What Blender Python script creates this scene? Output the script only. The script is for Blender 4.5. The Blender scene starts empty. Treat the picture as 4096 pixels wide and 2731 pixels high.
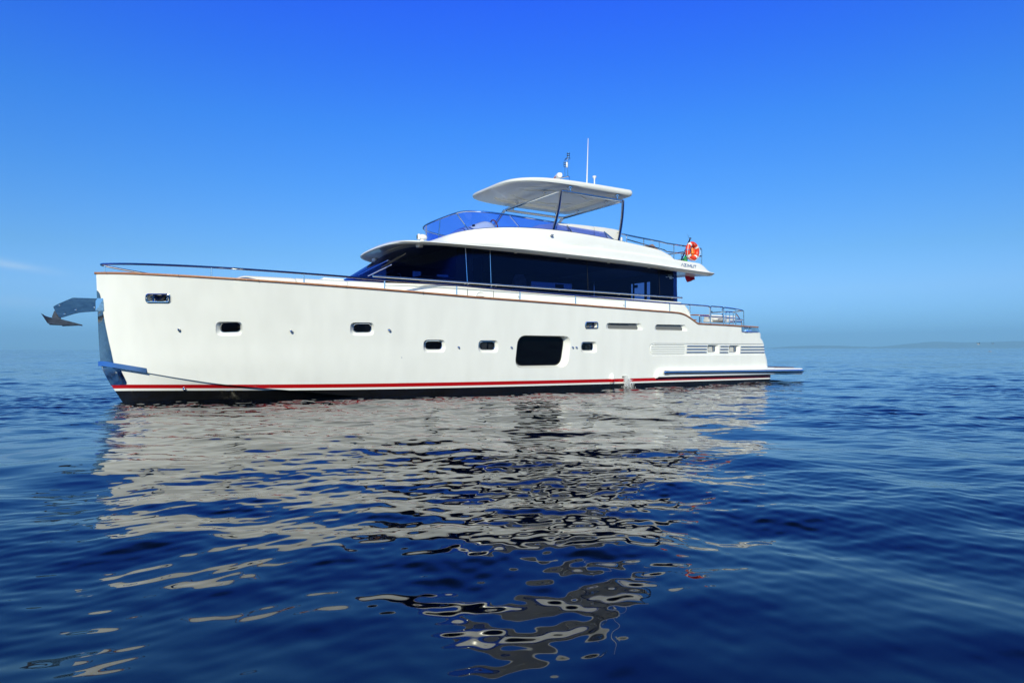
import bpy, bmesh, math, random
import numpy as np
from mathutils import Vector, Matrix, Euler
random.seed(7)
R = math.radians
PI = math.pi
scene = bpy.context.scene
COL = scene.collection

# ------------------------------------------------------------------ camera
# world frame: x runs aft along the yacht (stem foot at 0), port side is -y, z up, water at 0
TH = R(32.28); CX, CY, CH = -0.320, -16.644, 1.147
FPX = 1480 * 4096 / 2352                    # focal length in pixels of the 4096 px wide photograph
cam_d = bpy.data.cameras.new("camera")
cam = bpy.data.objects.new("camera", cam_d); COL.objects.link(cam)
cam_d.sensor_width = 36; cam_d.lens = 36 * 1480 / 2352
cam_d.shift_y = 29.56 / 4096
cam_d.clip_start = 0.05; cam_d.clip_end = 60000
cam.matrix_world = Matrix.Translation((CX, CY, CH)) @ Matrix.Rotation(-TH, 4, 'Z') @ Matrix.Rotation(R(90), 4, 'X') @ Matrix.Rotation(R(-0.1018), 4, 'Z')
scene.camera = cam

# ------------------------------------------------------------------ sky and sun
HAZE_D = 1.35e-4                              # extinction of the sea air per metre
SUN_EL = R(31); SUN_PHI = R(37)             # phi: from abeam (port) towards the bow
sun_dir = Vector((-math.sin(SUN_PHI) * math.cos(SUN_EL), -math.cos(SUN_PHI) * math.cos(SUN_EL), math.sin(SUN_EL)))
world = bpy.data.worlds.new("World"); scene.world = world; world.use_nodes = True
nt = world.node_tree; N = nt.nodes; L = nt.links
for n in list(N): N.remove(n)
w_out = N.new('ShaderNodeOutputWorld'); w_bg = N.new('ShaderNodeBackground')
w_sky = N.new('ShaderNodeTexSky'); w_sky.sky_type = 'NISHITA'; w_sky.sun_disc = False
w_sky.sun_elevation = SUN_EL; w_sky.sun_rotation = math.atan2(sun_dir.x, sun_dir.y)
w_sky.altitude = 0; w_sky.air_density = 1.0; w_sky.dust_density = 0.6; w_sky.ozone_density = 2.0
w_tc = N.new('ShaderNodeTexCoord'); w_sep = N.new('ShaderNodeSeparateXYZ')
L.new(w_tc.outputs['Generated'], w_sep.inputs[0])
w_ramp = N.new('ShaderNodeValToRGB'); w_mul = N.new('ShaderNodeMix'); w_mul.data_type = 'RGBA'; w_mul.blend_type = 'MULTIPLY'
w_mul.inputs['Factor'].default_value = 1.0
SKY_TINT = [  # sin(elevation), rgb multiplier on the physical sky
    (0.0, (0.294, 0.688, 1.485)),
    (0.004, (0.294, 0.688, 1.485)),
    (0.015, (0.249, 0.582, 1.312)),
    (0.041, (0.276, 0.559, 1.105)),
    (0.082, (0.343, 0.579, 0.977)),
    (0.137, (0.279, 0.545, 0.867)),
    (0.23, (0.189, 0.53, 1.006)),
    (0.32, (0.123, 0.505, 1.18)),
    (0.404, (0.085, 0.418, 1.394)),
    (0.476, (0.071, 0.348, 1.614)),
    (0.52, (0.038, 0.196, 0.892)),
    (0.57, (0.016, 0.072, 0.36)),
    (0.65, (0.01, 0.045, 0.22)),
    (1.0, (0.01, 0.04, 0.18))]
SKY_SCALE = 1.5
el = w_ramp.color_ramp.elements
while len(el) > 1: el.remove(el[-1])
el[0].position = SKY_TINT[0][0]; el[0].color = (*SKY_TINT[0][1], 1)
for p, c in SKY_TINT[1:]:
    e = el.new(p); e.color = (*c, 1)
L.new(w_sep.outputs['Z'], w_ramp.inputs[0])
L.new(w_sky.outputs[0], w_mul.inputs['A']); L.new(w_ramp.outputs[0], w_mul.inputs['B'])
def wm(op, a, b=None, c=None):
    v = N.new('ShaderNodeMath'); v.operation = op
    for k, q in enumerate((a, b, c)):
        if q is None: continue
        if isinstance(q, (int, float)): v.inputs[k].default_value = q
        else: L.new(q, v.inputs[k])
    return v.outputs[0]
w_rot = N.new('ShaderNodeMapping'); w_rot.inputs['Rotation'].default_value = (0, 0, TH); L.new(w_tc.outputs['Generated'], w_rot.inputs[0])
w_s2 = N.new('ShaderNodeSeparateXYZ'); L.new(w_rot.outputs[0], w_s2.inputs[0])
az = wm('ARCTAN2', w_s2.outputs['X'], w_s2.outputs['Y']); eln = w_sep.outputs['Z']
w_cmb = N.new('ShaderNodeCombineXYZ'); L.new(az, w_cmb.inputs[0]); L.new(wm('MULTIPLY', eln, 9.0), w_cmb.inputs[1])
w_ns = N.new('ShaderNodeTexNoise'); w_ns.inputs['Scale'].default_value = 9; w_ns.inputs['Detail'].default_value = 6; L.new(w_cmb.outputs[0], w_ns.inputs['Vector'])
def wisp(az0, e0, slope, thick, fade0, fade1, amt):       # a thin streak of cirrus, tapering towards larger azimuth
    d = wm('SUBTRACT', eln, wm('MULTIPLY_ADD', wm('SUBTRACT', az, az0), slope, e0)); g_ = wm('EXPONENT', wm('MULTIPLY', wm('POWER', wm('DIVIDE', d, thick), 2.0), -1.0))
    mr = N.new('ShaderNodeMapRange'); mr.interpolation_type = 'SMOOTHSTEP'; mr.inputs['From Min'].default_value = fade1; mr.inputs['From Max'].default_value = fade0; L.new(az, mr.inputs['Value'])
    return wm('MULTIPLY', wm('MULTIPLY', g_, mr.outputs[0]), wm('MULTIPLY', w_ns.outputs[0], amt))
cl = wm('ADD', wisp(-.67, .105, -.13, .0050, -.67, -.585, .80), wisp(-.67, .060, -.05, .009, -.66, -.58, .25))
w_cm = N.new('ShaderNodeMix'); w_cm.data_type = 'RGBA'; L.new(cl, w_cm.inputs['Factor']); L.new(w_mul.outputs['Result'], w_cm.inputs['A']); w_cm.inputs['B'].default_value = (4.2, 5.2, 6.2, 1)
L.new(w_cm.outputs['Result'], w_bg.inputs['Color'])
w_bg.inputs['Strength'].default_value = 0.1 * SKY_SCALE
L.new(w_bg.outputs[0], w_out.inputs['Surface'])
world.cycles.sampling_method = 'MANUAL'; world.cycles.sample_map_resolution = 512

sun_l = bpy.data.lights.new("sun", 'SUN'); sun_l.energy = 4.65; sun_l.angle = R(0.5); sun_l.color = (1.0, 0.955, 0.70)
sun_o = bpy.data.objects.new("sun", sun_l); COL.objects.link(sun_o)
sun_o.rotation_euler = sun_dir.to_track_quat('Z', 'Y').to_euler()
scene.view_settings.view_transform = 'Standard'; scene.view_settings.look = 'None'
scene.view_settings.exposure = 0.12; scene.view_settings.gamma = 1
scene.cycles.max_bounces = 8; scene.cycles.transparent_max_bounces = 16
scene.cycles.caustics_reflective = False; scene.cycles.caustics_refractive = False

# ------------------------------------------------------------------ measuring helpers
ZM = {1: (2.24, 100, 950), 2: (2.614, 900, 1000), 3: (2.94, 1400, 750), 4: (2.94, 1850, 500), 5: (2.94, 2100, 850),
      6: (2.94, 2500, 1100), 7: (2.6133, 1600, 1200), 'A': (5.88, 1380, 950), 'B': (6.918, 1660, 830), 'C': (3.92, 1900, 830),
      'D': (7.84, 140, 1160), 'E': (8.4, 2820, 1360), 'F': (6.533, 2600, 1150), 'H': (6.533, 2100, 590),
      'I': (7.84, 2660, 930), 'J': (10.69, 2860, 1190), 'K': (7.84, 2400, 1480), 'P': (1, 0, 0)}
def ray(k, x, y):
    s, ox, oy = ZM[k]; u = ox + x / s; v = oy + y / s
    hor = 1398.7 - 7 / 3940 * u
    a = (u - 2048) / FPX
    return Vector((math.sin(TH) + math.cos(TH) * a, math.cos(TH) - math.sin(TH) * a, (hor - v) / FPX))
CAM = Vector((CX, CY, CH))
def at(k, x, y, Y):                          # where the sight line meets the fore-and-aft plane y = Y
    d = ray(k, x, y); return CAM + d * ((Y - CY) / d.y)
def on(k, x, y, f):                          # where the sight line meets the surface y = -f(x, z)
    d = ray(k, x, y); lo, hi = 5.0, 30.0
    for _ in range(50):
        m = (lo + hi) / 2; p = CAM + d * m
        if p.y < -f(p.x, p.z): lo = m
        else: hi = m
    return CAM + d * lo

# ------------------------------------------------------------------ materials
MATS = {}
def new_mat(name):
    m = bpy.data.materials.new(name); m.use_nodes = True; MATS[name] = m
    return m, m.node_tree.nodes, m.node_tree.links, m.node_tree.nodes['Principled BSDF']
def pbr(name, col, rough=0.4, metal=0.0, coat=0.0, vary=0.0, vscale=8.0, bump=0.0, stretch=(1, 1, 1), spec=None):
    m, n, l, b = new_mat(name)
    b.inputs['Base Color'].default_value = (*col, 1); b.inputs['Roughness'].default_value = rough
    b.inputs['Metallic'].default_value = metal; b.inputs['Coat Weight'].default_value = coat
    if coat: b.inputs['Coat Roughness'].default_value = 0.03
    if spec is not None: b.inputs['Specular IOR Level'].default_value = spec
    if vary or bump:
        g = n.new('ShaderNodeNewGeometry'); mp = n.new('ShaderNodeMapping'); mp.inputs['Scale'].default_value = stretch
        l.new(g.outputs['Position'], mp.inputs[0])
        t = n.new('ShaderNodeTexNoise'); t.inputs['Scale'].default_value = vscale; t.inputs['Detail'].default_value = 5
        l.new(mp.outputs[0], t.inputs['Vector'])
        if vary:
            r = n.new('ShaderNodeValToRGB')
            r.color_ramp.elements[0].position = 0.3; r.color_ramp.elements[1].position = 0.7
            r.color_ramp.elements[0].color = (*[c * (1 - vary) for c in col], 1)
            r.color_ramp.elements[1].color = (*[min(1, c * (1 + vary)) for c in col], 1)
            l.new(t.outputs[0], r.inputs[0]); l.new(r.outputs[0], b.inputs['Base Color'])
        if bump:
            bp = n.new('ShaderNodeBump'); bp.inputs['Strength'].default_value = bump; bp.inputs['Distance'].default_value = 0.01
            l.new(t.outputs[0], bp.inputs['Height']); l.new(bp.outputs[0], b.inputs['Normal'])
    return m
WHITE = (0.84, 0.855, 0.82)
pbr('gelcoat', WHITE, 0.22, coat=0.5, vary=0.025, vscale=1.3, stretch=(1, 1, .4))
pbr('chrome', (0.80, 0.80, 0.80), 0.045, metal=1.0)
pbr('steel_plate', (0.52, 0.55, 0.56), 0.05, metal=1.0, bump=0.55, vscale=5)
pbr('spray_steel', (0.21, 0.25, 0.36), 0.05, metal=1.0)
pbr('steel_dull', (0.045, 0.062, 0.095), 0.5, metal=0.0, vary=0.3, vscale=14)
pbr('teak', (0.36, 0.165, 0.085), 0.5, vary=0.35, vscale=22, stretch=(.25, 3, 3))
pbr('teak_orange', (0.30, 0.10, 0.035), 0.45, vary=0.2, vscale=20, stretch=(.3, 3, 3))
pbr('deck_teak', (0.16, 0.11, 0.075), 0.6, vary=0.3, vscale=20, stretch=(.3, 6, 1))
pbr('black', (0.012, 0.012, 0.013), 0.35)
pbr('rubber', (0.02, 0.02, 0.02), 0.6)
pbr('pane_black', (0.002, 0.002, 0.0025), 0.02, spec=0.3)
pbr('pane_grey', (0.16, 0.16, 0.155), 0.12, coat=0.3)
pbr('blind', (0.55, 0.55, 0.52), 0.5)
pbr('slat_white', (0.74, 0.76, 0.73), 0.3)
pbr('interior_dark', (0.02, 0.016, 0.014), 0.5)
pbr('interior_ceiling', (0.10, 0.10, 0.10), 0.5)
pbr('cushion', (0.66, 0.665, 0.66), 0.75, vary=0.03, vscale=5)
pbr('wicker', (0.30, 0.19, 0.13), 0.7, vary=0.3, vscale=40)
pbr('red_wheel', (0.25, 0.03, 0.02), 0.35)
pbr('buoy_orange', (0.80, 0.055, 0.012), 0.32)
pbr('tape_white', (0.82, 0.82, 0.80), 0.4)
pbr('beacon_orange', (0.85, 0.21, 0.012), 0.4)
pbr('bag_orange', (0.82, 0.11, 0.035), 0.7, bump=0.6, vscale=25)
pbr('navy_metal', (0.02, 0.03, 0.10), 0.12, metal=0.6)
pbr('plastic_white', (0.80, 0.80, 0.80), 0.3)
pbr('lens', (0.75, 0.78, 0.82), 0.08, coat=1.0)
pbr('logo_red', (0.35, 0.02, 0.05), 0.4)
pbr('gull_white', (0.80, 0.80, 0.78), 0.7)
pbr('gull_grey', (0.08, 0.08, 0.09), 0.7)
pbr('flag_green', (0.0, 0.28, 0.055), 0.7)
pbr('flag_white', (0.80, 0.80, 0.80), 0.7)
pbr('flag_red', (0.85, 0.012, 0.06), 0.7)

def stripes_mat():                            # red band, white line and black antifouling by height on the hull
    m, n, l, b = new_mat('hull_paint')
    g = n.new('ShaderNodeNewGeometry'); s = n.new('ShaderNodeSeparateXYZ'); l.new(g.outputs['Position'], s.inputs[0])
    def mask(a, k):                           # 1 below z = a - k x
        mul = n.new('ShaderNodeMath'); mul.operation = 'MULTIPLY_ADD'; mul.inputs[1].default_value = k
        l.new(s.outputs['X'], mul.inputs[0]); l.new(s.outputs['Z'], mul.inputs[2])
        lt = n.new('ShaderNodeMath'); lt.operation = 'LESS_THAN'; lt.inputs[1].default_value = a
        l.new(mul.outputs[0], lt.inputs[0]); return lt.outputs[0]
    def mix(fac, A, B):
        mx = n.new('ShaderNodeMix'); mx.data_type = 'RGBA'; l.new(fac, mx.inputs['Factor'])
        for sock, v in ((mx.inputs['A'], A), (mx.inputs['B'], B)):
            if isinstance(v, tuple): sock.default_value = (*v, 1)
            else: l.new(v, sock)
        return mx.outputs['Result']
    mp = n.new('ShaderNodeMapping'); mp.inputs['Scale'].default_value = (1.4, 1.4, .35); l.new(g.outputs['Position'], mp.inputs[0])
    t = n.new('ShaderNodeTexNoise'); t.inputs['Scale'].default_value = 2.2; t.inputs['Detail'].default_value = 6; l.new(mp.outputs[0], t.inputs['Vector'])
    r = n.new('ShaderNodeValToRGB'); l.new(t.outputs[0], r.inputs[0])
    r.color_ramp.elements[0].position = .3; r.color_ramp.elements[1].position = .7
    r.color_ramp.elements[0].color = (*[c * .955 for c in WHITE], 1); r.color_ramp.elements[1].color = (*[c * 1.02 for c in WHITE], 1)
    r2 = n.new('ShaderNodeValToRGB'); l.new(t.outputs[0], r2.inputs[0])
    r2.color_ramp.elements[0].color = (.0025, .0025, .003, 1); r2.color_ramp.elements[1].color = (.010, .010, .011, 1)
    c = mix(mask(.376, .0074), r.outputs[0], (.42, .004, .006))
    c = mix(mask(.290, .0082), c, (.80, .80, .77))
    c = mix(mask(.238, .0077), c, r2.outputs[0])
    l.new(c, b.inputs['Base Color']); b.inputs['Roughness'].default_value = .2; b.inputs['Coat Weight'].default_value = .25
    b.inputs['Coat Roughness'].default_value = .04
    # very slight print-through of the laminate: breaks up mirror reflections
    t2 = n.new('ShaderNodeTexNoise'); t2.inputs['Scale'].default_value = 1.6; t2.inputs['Detail'].default_value = 2
    l.new(g.outputs['Position'], t2.inputs['Vector'])
    bp = n.new('ShaderNodeBump'); bp.inputs['Strength'].default_value = .25; bp.inputs['Distance'].default_value = .01
    l.new(t2.outputs[0], bp.inputs['Height']); l.new(bp.outputs[0], b.inputs['Normal']); l.new(bp.outputs[0], b.inputs['Coat Normal'])
stripes_mat()

def sheet_glass(name, tint, ior=1.5, boost=(1, 1, 1)):   # a thin tinted pane: mirror by Fresnel, the rest passes tinted
    m = bpy.data.materials.new(name); m.use_nodes = True; MATS[name] = m
    n = m.node_tree.nodes; l = m.node_tree.links; n.clear()
    o = n.new('ShaderNodeOutputMaterial'); mx = n.new('ShaderNodeMixShader')
    tr = n.new('ShaderNodeBsdfTransparent'); tr.inputs[0].default_value = (*tint, 1)
    gl = n.new('ShaderNodeBsdfGlossy'); gl.inputs['Roughness'].default_value = 0.0; gl.inputs['Color'].default_value = (*boost, 1)
    g = n.new('ShaderNodeNewGeometry'); mi = n.new('ShaderNodeMix'); mi.data_type = 'FLOAT'
    mi.inputs['A'].default_value = ior; mi.inputs['B'].default_value = 1 / ior; l.new(g.outputs['Backfacing'], mi.inputs['Factor'])
    fr = n.new('ShaderNodeFresnel'); l.new(mi.outputs['Result'], fr.inputs['IOR'])
    l.new(fr.outputs[0], mx.inputs[0]); l.new(tr.outputs[0], mx.inputs[1]); l.new(gl.outputs[0], mx.inputs[2]); l.new(mx.outputs[0], o.inputs[0])
sheet_glass('saloon_glass', (0.11, 0.16, 0.33), 1.5, (.32, .38, .70))
sheet_glass('porthole_glass', (0.25, 0.26, 0.27), 1.5)
sheet_glass('blue_acrylic', (0.36, 0.47, 0.90), 1.45)

# ------------------------------------------------------------------ mesh helpers
def link(name, me, mat, parent, ang=35):
    if mat is not None: me.materials.append(MATS[mat])
    me.shade_smooth()
    if ang is not None: me.set_sharp_from_angle(angle=R(ang))
    o = bpy.data.objects.new(name, me); COL.objects.link(o)
    if parent is not None:
        o.parent = parent; o.matrix_parent_inverse = Matrix.Translation(-parent.location)
    return o
def lerp(a, b, t): return a + (b - a) * t
class MB:
    def __init__(s): s.v = []; s.f = []
    def add(s, vs, fs):
        k = len(s.v); s.v += [tuple(p) for p in vs]; s.f += [tuple(i + k for i in f) for f in fs]
    def loft(s, rings, closed=True, cap=True):
        n = len(rings[0]); vs = [p for r in rings for p in r]; fs = []
        for i in range(len(rings) - 1):
            for j in range(n if closed else n - 1):
                j2 = (j + 1) % n; fs.append((i * n + j, i * n + j2, (i + 1) * n + j2, (i + 1) * n + j))
        if cap and closed:
            fs.append(tuple(range(n))[::-1]); fs.append(tuple((len(rings) - 1) * n + j for j in range(n)))
        s.add(vs, fs)
    def tube(s, path, r, n=10, closed=False):
        P = [Vector(p) for p in path]; m = len(P); rings = []
        rr = r if hasattr(r, '__len__') else [r] * m
        T = []
        for i in range(m):
            a = P[(i - 1) % m] if closed or i else P[0]; b = P[(i + 1) % m] if closed or i < m - 1 else P[-1]
            T.append((b - a).normalized())
        u = T[0].orthogonal().normalized()
        for i in range(m):
            u = (u - T[i] * u.dot(T[i]))
            u = u.normalized() if u.length > 1e-6 else T[i].orthogonal().normalized()
            w = T[i].cross(u)
            rings.append([P[i] + (u * math.cos(2 * PI * k / n) + w * math.sin(2 * PI * k / n)) * rr[i] for k in range(n)])
        if closed:
            rings.append(rings[0]); s.loft(rings, True, False)
        else: s.loft(rings)
    def box(s, c, size, M=None):
        c = Vector(c); hx, hy, hz = [d / 2 for d in size]; M = M or Matrix.Identity(3)
        vs = [c + M @ Vector((x * hx, y * hy, z * hz)) for x in (-1, 1) for y in (-1, 1) for z in (-1, 1)]
        s.add(vs, [(0, 1, 3, 2), (4, 6, 7, 5), (0, 4, 5, 1), (2, 3, 7, 6), (0, 2, 6, 4), (1, 5, 7, 3)])
    def rbox(s, c, size, r=0.03, M=None, n=3):       # box with rounded edges
        c = Vector(c); M = M or Matrix.Identity(3); hx, hy, hz = [d / 2 for d in size]; rings = []
        r = min(r, hx, hy, hz)
        def rect(a, b, z, q):
            out = []
            for cx, cy, a0 in ((a - q, b - q, 0), (-a + q, b - q, 90), (-a + q, -b + q, 180), (a - q, -b + q, 270)):
                for k in range(n + 1):
                    t = R(a0 + 90 * k / n); out.append(c + M @ Vector((cx + q * math.cos(t), cy + q * math.sin(t), z)))
            return out
        for k in range(n + 1):
            t = R(90 * k / n); d = r * (1 - math.sin(t)); rings.append(rect(hx - d, hy - d, -hz + r - r * math.cos(t), max(r - d, 1e-4)))
        for k in range(n + 1):
            t = R(90 * (1 - k / n)); d = r * (1 - math.sin(t)); rings.append(rect(hx - d, hy - d, hz - r + r * math.cos(t), max(r - d, 1e-4)))
        s.loft(rings)
    def ell(s, c, rad, M=None, n=14, m=8):
        c = Vector(c); M = M or Matrix.Identity(3); rings = []
        for i in range(m + 1):
            t = -PI / 2 + PI * i / m; k = max(math.cos(t), 1e-3)
            rings.append([c + M @ Vector((rad[0] * k * math.cos(2 * PI * j / n), rad[1] * k * math.sin(2 * PI * j / n), rad[2] * math.sin(t))) for j in range(n)])
        s.loft(rings)
    def lathe(s, c, prof, M=None, n=16):              # prof: (radius, height) along local z
        c = Vector(c); M = M or Matrix.Identity(3)
        s.loft([[c + M @ Vector((r * math.cos(2 * PI * j / n), r * math.sin(2 * PI * j / n), z)) for j in range(n)] for r, z in prof])
    def prism(s, poly, vec):                          # extrude a 3D polygon by vec
        a = [Vector(p) for p in poly]; b = [p + Vector(vec) for p in a]; s.loft([a, b])
    def torus(s, c, Rm, r, M=None, n=40, m=12, a0=0, a1=360):
        c = Vector(c); M = M or Matrix.Identity(3); full = abs(a1 - a0) >= 360
        pts = [c + M @ Vector((Rm * math.cos(R(a0 + (a1 - a0) * k / n)), Rm * math.sin(R(a0 + (a1 - a0) * k / n)), 0)) for k in range(n + (0 if full else 1))]
        s.tube(pts, r, m, closed=full)
    def mesh(s, name):
        me = bpy.data.meshes.new(name); me.from_pydata(s.v, [], s.f); me.update()
        bm = bmesh.new(); bm.from_mesh(me); bmesh.ops.recalc_face_normals(bm, faces=bm.faces); bm.to_mesh(me); bm.free()
        return me
    def build(s, name, mat, parent=None, ang=35): return link(name, s.mesh(name), mat, parent, ang)
def fillet(pts, r, n=5, closed=False):
    P = [Vector(p) for p in pts]; out = []; m = len(P)
    for i in range(m):
        if not closed and i in (0, m - 1): out.append(P[i]); continue
        a, b, c = P[i - 1], P[i], P[(i + 1) % m]
        rr = r[i] if hasattr(r, '__len__') else r
        d1 = (a - b); d2 = (c - b); l1 = min(rr, d1.length * .49); l2 = min(rr, d2.length * .49)
        p1 = b + d1.normalized() * l1; p2 = b + d2.normalized() * l2
        for k in range(n + 1):
            t = k / n; out.append(p1 * (1 - t) ** 2 + b * 2 * t * (1 - t) + p2 * t * t)
    return out
def pchip(xs, ys):
    xs = np.array(xs, float); ys = np.array(ys, float); h = np.diff(xs); d = np.diff(ys) / h
    m = np.zeros(len(xs)); m[0] = d[0]; m[-1] = d[-1]
    for i in range(1, len(xs) - 1):
        m[i] = 0 if d[i - 1] * d[i] <= 0 else 2 * d[i - 1] * d[i] / (d[i - 1] + d[i])
    def f(x):
        x = min(max(float(x), xs[0]), xs[-1]); i = min(int(np.searchsorted(xs, x, 'right')) - 1, len(h) - 1); t = (x - xs[i]) / h[i]
        return float(ys[i] * (1 + 2 * t) * (1 - t) ** 2 + h[i] * m[i] * t * (1 - t) ** 2 + ys[i + 1] * t * t * (3 - 2 * t) + h[i] * m[i + 1] * t * t * (t - 1))
    return f
def tag(o, label, cat, group=None, kind=None):
    if label: o['label'] = label
    if cat: o['category'] = cat
    if group: o['group'] = group
    if kind: o['kind'] = kind
    return o
def empty(name, loc=(0, 0, 0)):
    o = bpy.data.objects.new(name, None); o.location = loc; o.empty_display_size = .2; COL.objects.link(o); return o
def copy_tree(o, parent=None):
    c = o.copy(); COL.objects.link(c); c.parent = parent
    for ch in [k for k in o.children]: copy_tree(ch, c)
    return c
def mirror_y(pts): return [Vector((p[0], -p[1], p[2])) for p in pts]
# ================================================================== the yacht
yacht = empty('motor_yacht')
tag(yacht, 'long white motor yacht with red waterline stripe lying still on the sea', 'yacht')

# ---- hull form
_D = [0, .25, .6, 1, 1.5, 2, 3, 4, 5, 6, 8, 10, 13, 16, 19.9]
f_ys = pchip(_D, [.03, .36, .72, 1.03, 1.34, 1.60, 1.98, 2.25, 2.44, 2.57, 2.70, 2.75, 2.75, 2.70, 2.58])
f_yc = pchip(_D, [.02, .14, .33, .53, .77, .99, 1.38, 1.70, 1.95, 2.14, 2.37, 2.50, 2.58, 2.58, 2.52])
f_zs = pchip([-.48, 1, 2.4, 4.3, 6.1, 7.86, 9.65, 10.5, 12.3, 14.1, 15.0, 15.24, 15.47, 15.67, 15.88, 16.06, 16.1, 17.48, 18.44, 20],
             [2.778, 2.687, 2.614, 2.532, 2.465, 2.40, 2.355, 2.335, 2.289, 2.245, 2.224, 2.212, 2.171, 2.095, 1.993, 1.907, 1.905, 1.885, 1.862, 1.83])
f_zc = pchip([-.4, .26, .95, 1.57, 2.43, 3, 4.5, 6.5, 20], [.80, .655, .503, .385, .27, .207, .023, -.12, -.16])
f_zk = pchip([-.5, 1.5, 4, 10, 20], [-1.1, -1.2, -1.2, -1.1, -.9])
f_xs = pchip([-1.25, -.9, -.6, -.3, 0, .37, .88, 1.4, 2.0, 2.79], [1.6, .85, .40, .17, 0, -.21, -.40, -.43, -.45, -.48])
f_xe = pchip([-1, 0, .227, .49, .74, 1.036, 1.27, 1.40, 1.50, 1.58, 1.70, 1.89, 2.2], [19.2, 19.36, 19.38, 19.2, 19.15, 19.02, 18.97, 18.91, 18.78, 18.80, 18.735, 18.60, 18.5])
XN0, XN1 = -.48, 19.4
RC = .26
def corner(x, xe):                                 # rounding of the transom corner in plan
    t = x - (xe - RC)
    return 0 if t <= 0 else RC - math.sqrt(max(0, RC * RC - min(t, RC) ** 2))
def hull_v(s, v):                                  # point of the port topside: s along, v from chine to sheer
    xn = lerp(XN0, XN1, s); zs, zc = f_zs(xn), f_zc(xn); z = lerp(zc, zs, v)
    x0, x1 = f_xs(z), f_xe(z); x = lerp(x0, x1, s); d = s * (XN1 - XN0)
    p = lerp(1.3, .8, min(1, d / 11)); y = f_yc(d) + (f_ys(d) - f_yc(d)) * v ** p
    return x, y - corner(x, x1), z
def hull_b(s, w):                                  # bottom: w from chine (0) to keel (1)
    xn = lerp(XN0, XN1, s); zc = f_zc(xn); d = s * (XN1 - XN0); z = lerp(zc - .012, f_zk(xn), w)
    x0, x1 = f_xs(z), f_xe(z); x = lerp(x0, x1, s); fl = min(.055, .4 * f_yc(d))
    return x, max((f_yc(d) - fl) * (1 - w) ** .85, .012) - (corner(x, x1) if w < .9 else 0) * .99, z
def hullY(x, z):                                   # half breadth of the hull side at (x, z)
    z = min(z, 2.9); x0, x1 = f_xs(z), f_xe(z); s = min(max((x - x0) / (x1 - x0), 0), 1)
    xn = lerp(XN0, XN1, s); zs, zc = f_zs(xn), f_zc(xn); v = (z - zc) / (zs - zc)
    if v < 0:
        w = min(1, (zc - .012 - z) / (zc - .012 - f_zk(xn))); return hull_b(s, max(w, 0))[1]
    d = s * (XN1 - XN0); p = lerp(1.3, .8, min(1, d / 11))
    return f_yc(d) + (f_ys(d) - f_yc(d)) * min(v, 1.2) ** p - corner(min(x, x1), x1)
def hpt(x, z, off=0.0):
    n = hnor(x, z); p = Vector((x, -hullY(x, z), z)); return p + n * off
def hnor(x, z):
    e = .03; a = (hullY(x + e, z) - hullY(x - e, z)) / (2 * e); b = (hullY(x, z + e) - hullY(x, z - e)) / (2 * e)
    return Vector((-a, -1, -b)).normalized() if True else None
def hon(k, x, y): return on(k, x, y, hullY)

ss = sorted(set([round((i / 150) ** 1.0, 5) for i in range(151)] + [.001, .003, .01, .016] +
                [round((x - XN0) / (XN1 - XN0), 5) for x in np.arange(14.9, 16.3, .06)] + [1 - .026 * k * k / 49 for k in range(7)]))
NV, NW = 18, 5
rings = []
for s_ in ss:
    side = [hull_b(s_, w / NW) for w in range(NW, -1, -1)] + [hull_v(s_, v / NV) for v in range(NV + 1)]
    rings.append([(x, -y, z) for x, y, z in side] + [(x, y, z) for x, y, z in side[::-1]])
mb = MB(); mb.loft(rings, True, False)
n = len(rings[0])
for base in (0, (len(rings) - 1) * n):             # close stem and transom row by row
    for j in range(n // 2 - 1):
        q = (base + j, base + j + 1, base + n - 2 - j, base + n - 1 - j); mb.f.append(q if base == 0 else q[::-1])
hull_me = mb.mesh('hull')
hull = bpy.data.objects.new('hull', hull_me); COL.objects.link(hull)

# ---- recesses moulded into the hull side
cut = MB(); band = MB()
def frame_at(p):
    nrm = hnor(p.x, p.z); tx = Vector((1, 0, 0)); tx = (tx - nrm * tx.dot(nrm)).normalized(); tz = nrm.cross(tx)
    if tz.z < 0: tz = -tz
    return nrm, tx, tz
def shrink(poly, l, r, t, b):
    cx = sum(p[0] for p in poly) / len(poly); cz = sum(p[1] for p in poly) / len(poly)
    return [(p[0] + (l if p[0] < cx else -r), p[1] + (b if p[1] < cz else -t)) for p in poly]
def recess(corners_px, rad, m, depth, do_cut=True):
    pts = [hon('P', *c) for c in corners_px]; c = sum(pts, Vector()) / len(pts); c = hpt(c.x, c.z)
    nrm, tx, tz = frame_at(c)
    loc = [((p - c).dot(tx), (p - c).dot(tz)) for p in pts]; inn = shrink(loc, *m)
    to3 = lambda poly, off: [c + tx * a + tz * b + nrm * off for a, b in poly]
    f = .05 / depth; out = [(a + (a - a2) * f, b + (b - b2) * f) for (a, b), (a2, b2) in zip(loc, inn)]
    if do_cut:
        ri = max(.015, rad - max(m) * .35)
        cut.loft([fillet(to3(out, .05), rad, 6, True), fillet(to3(lerp2(loc, inn, .5), -depth * .5), (rad + ri) / 2, 6, True), fillet(to3(inn, -depth), ri, 6, True)])
    return dict(c=c, n=nrm, tx=tx, tz=tz, outer=loc, inner=inn, depth=depth, to3=to3, rad=rad, ri=max(.015, rad - max(m) * .35))
def lerp2(A, B, t): return [(lerp(a[0], b[0], t), lerp(a[1], b[1], t)) for a, b in zip(A, B)]
def quad(x0, y0, x1, y1): return [(x0, y0), (x1, y0), (x1, y1), (x0, y1)]
RECS = {}
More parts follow.
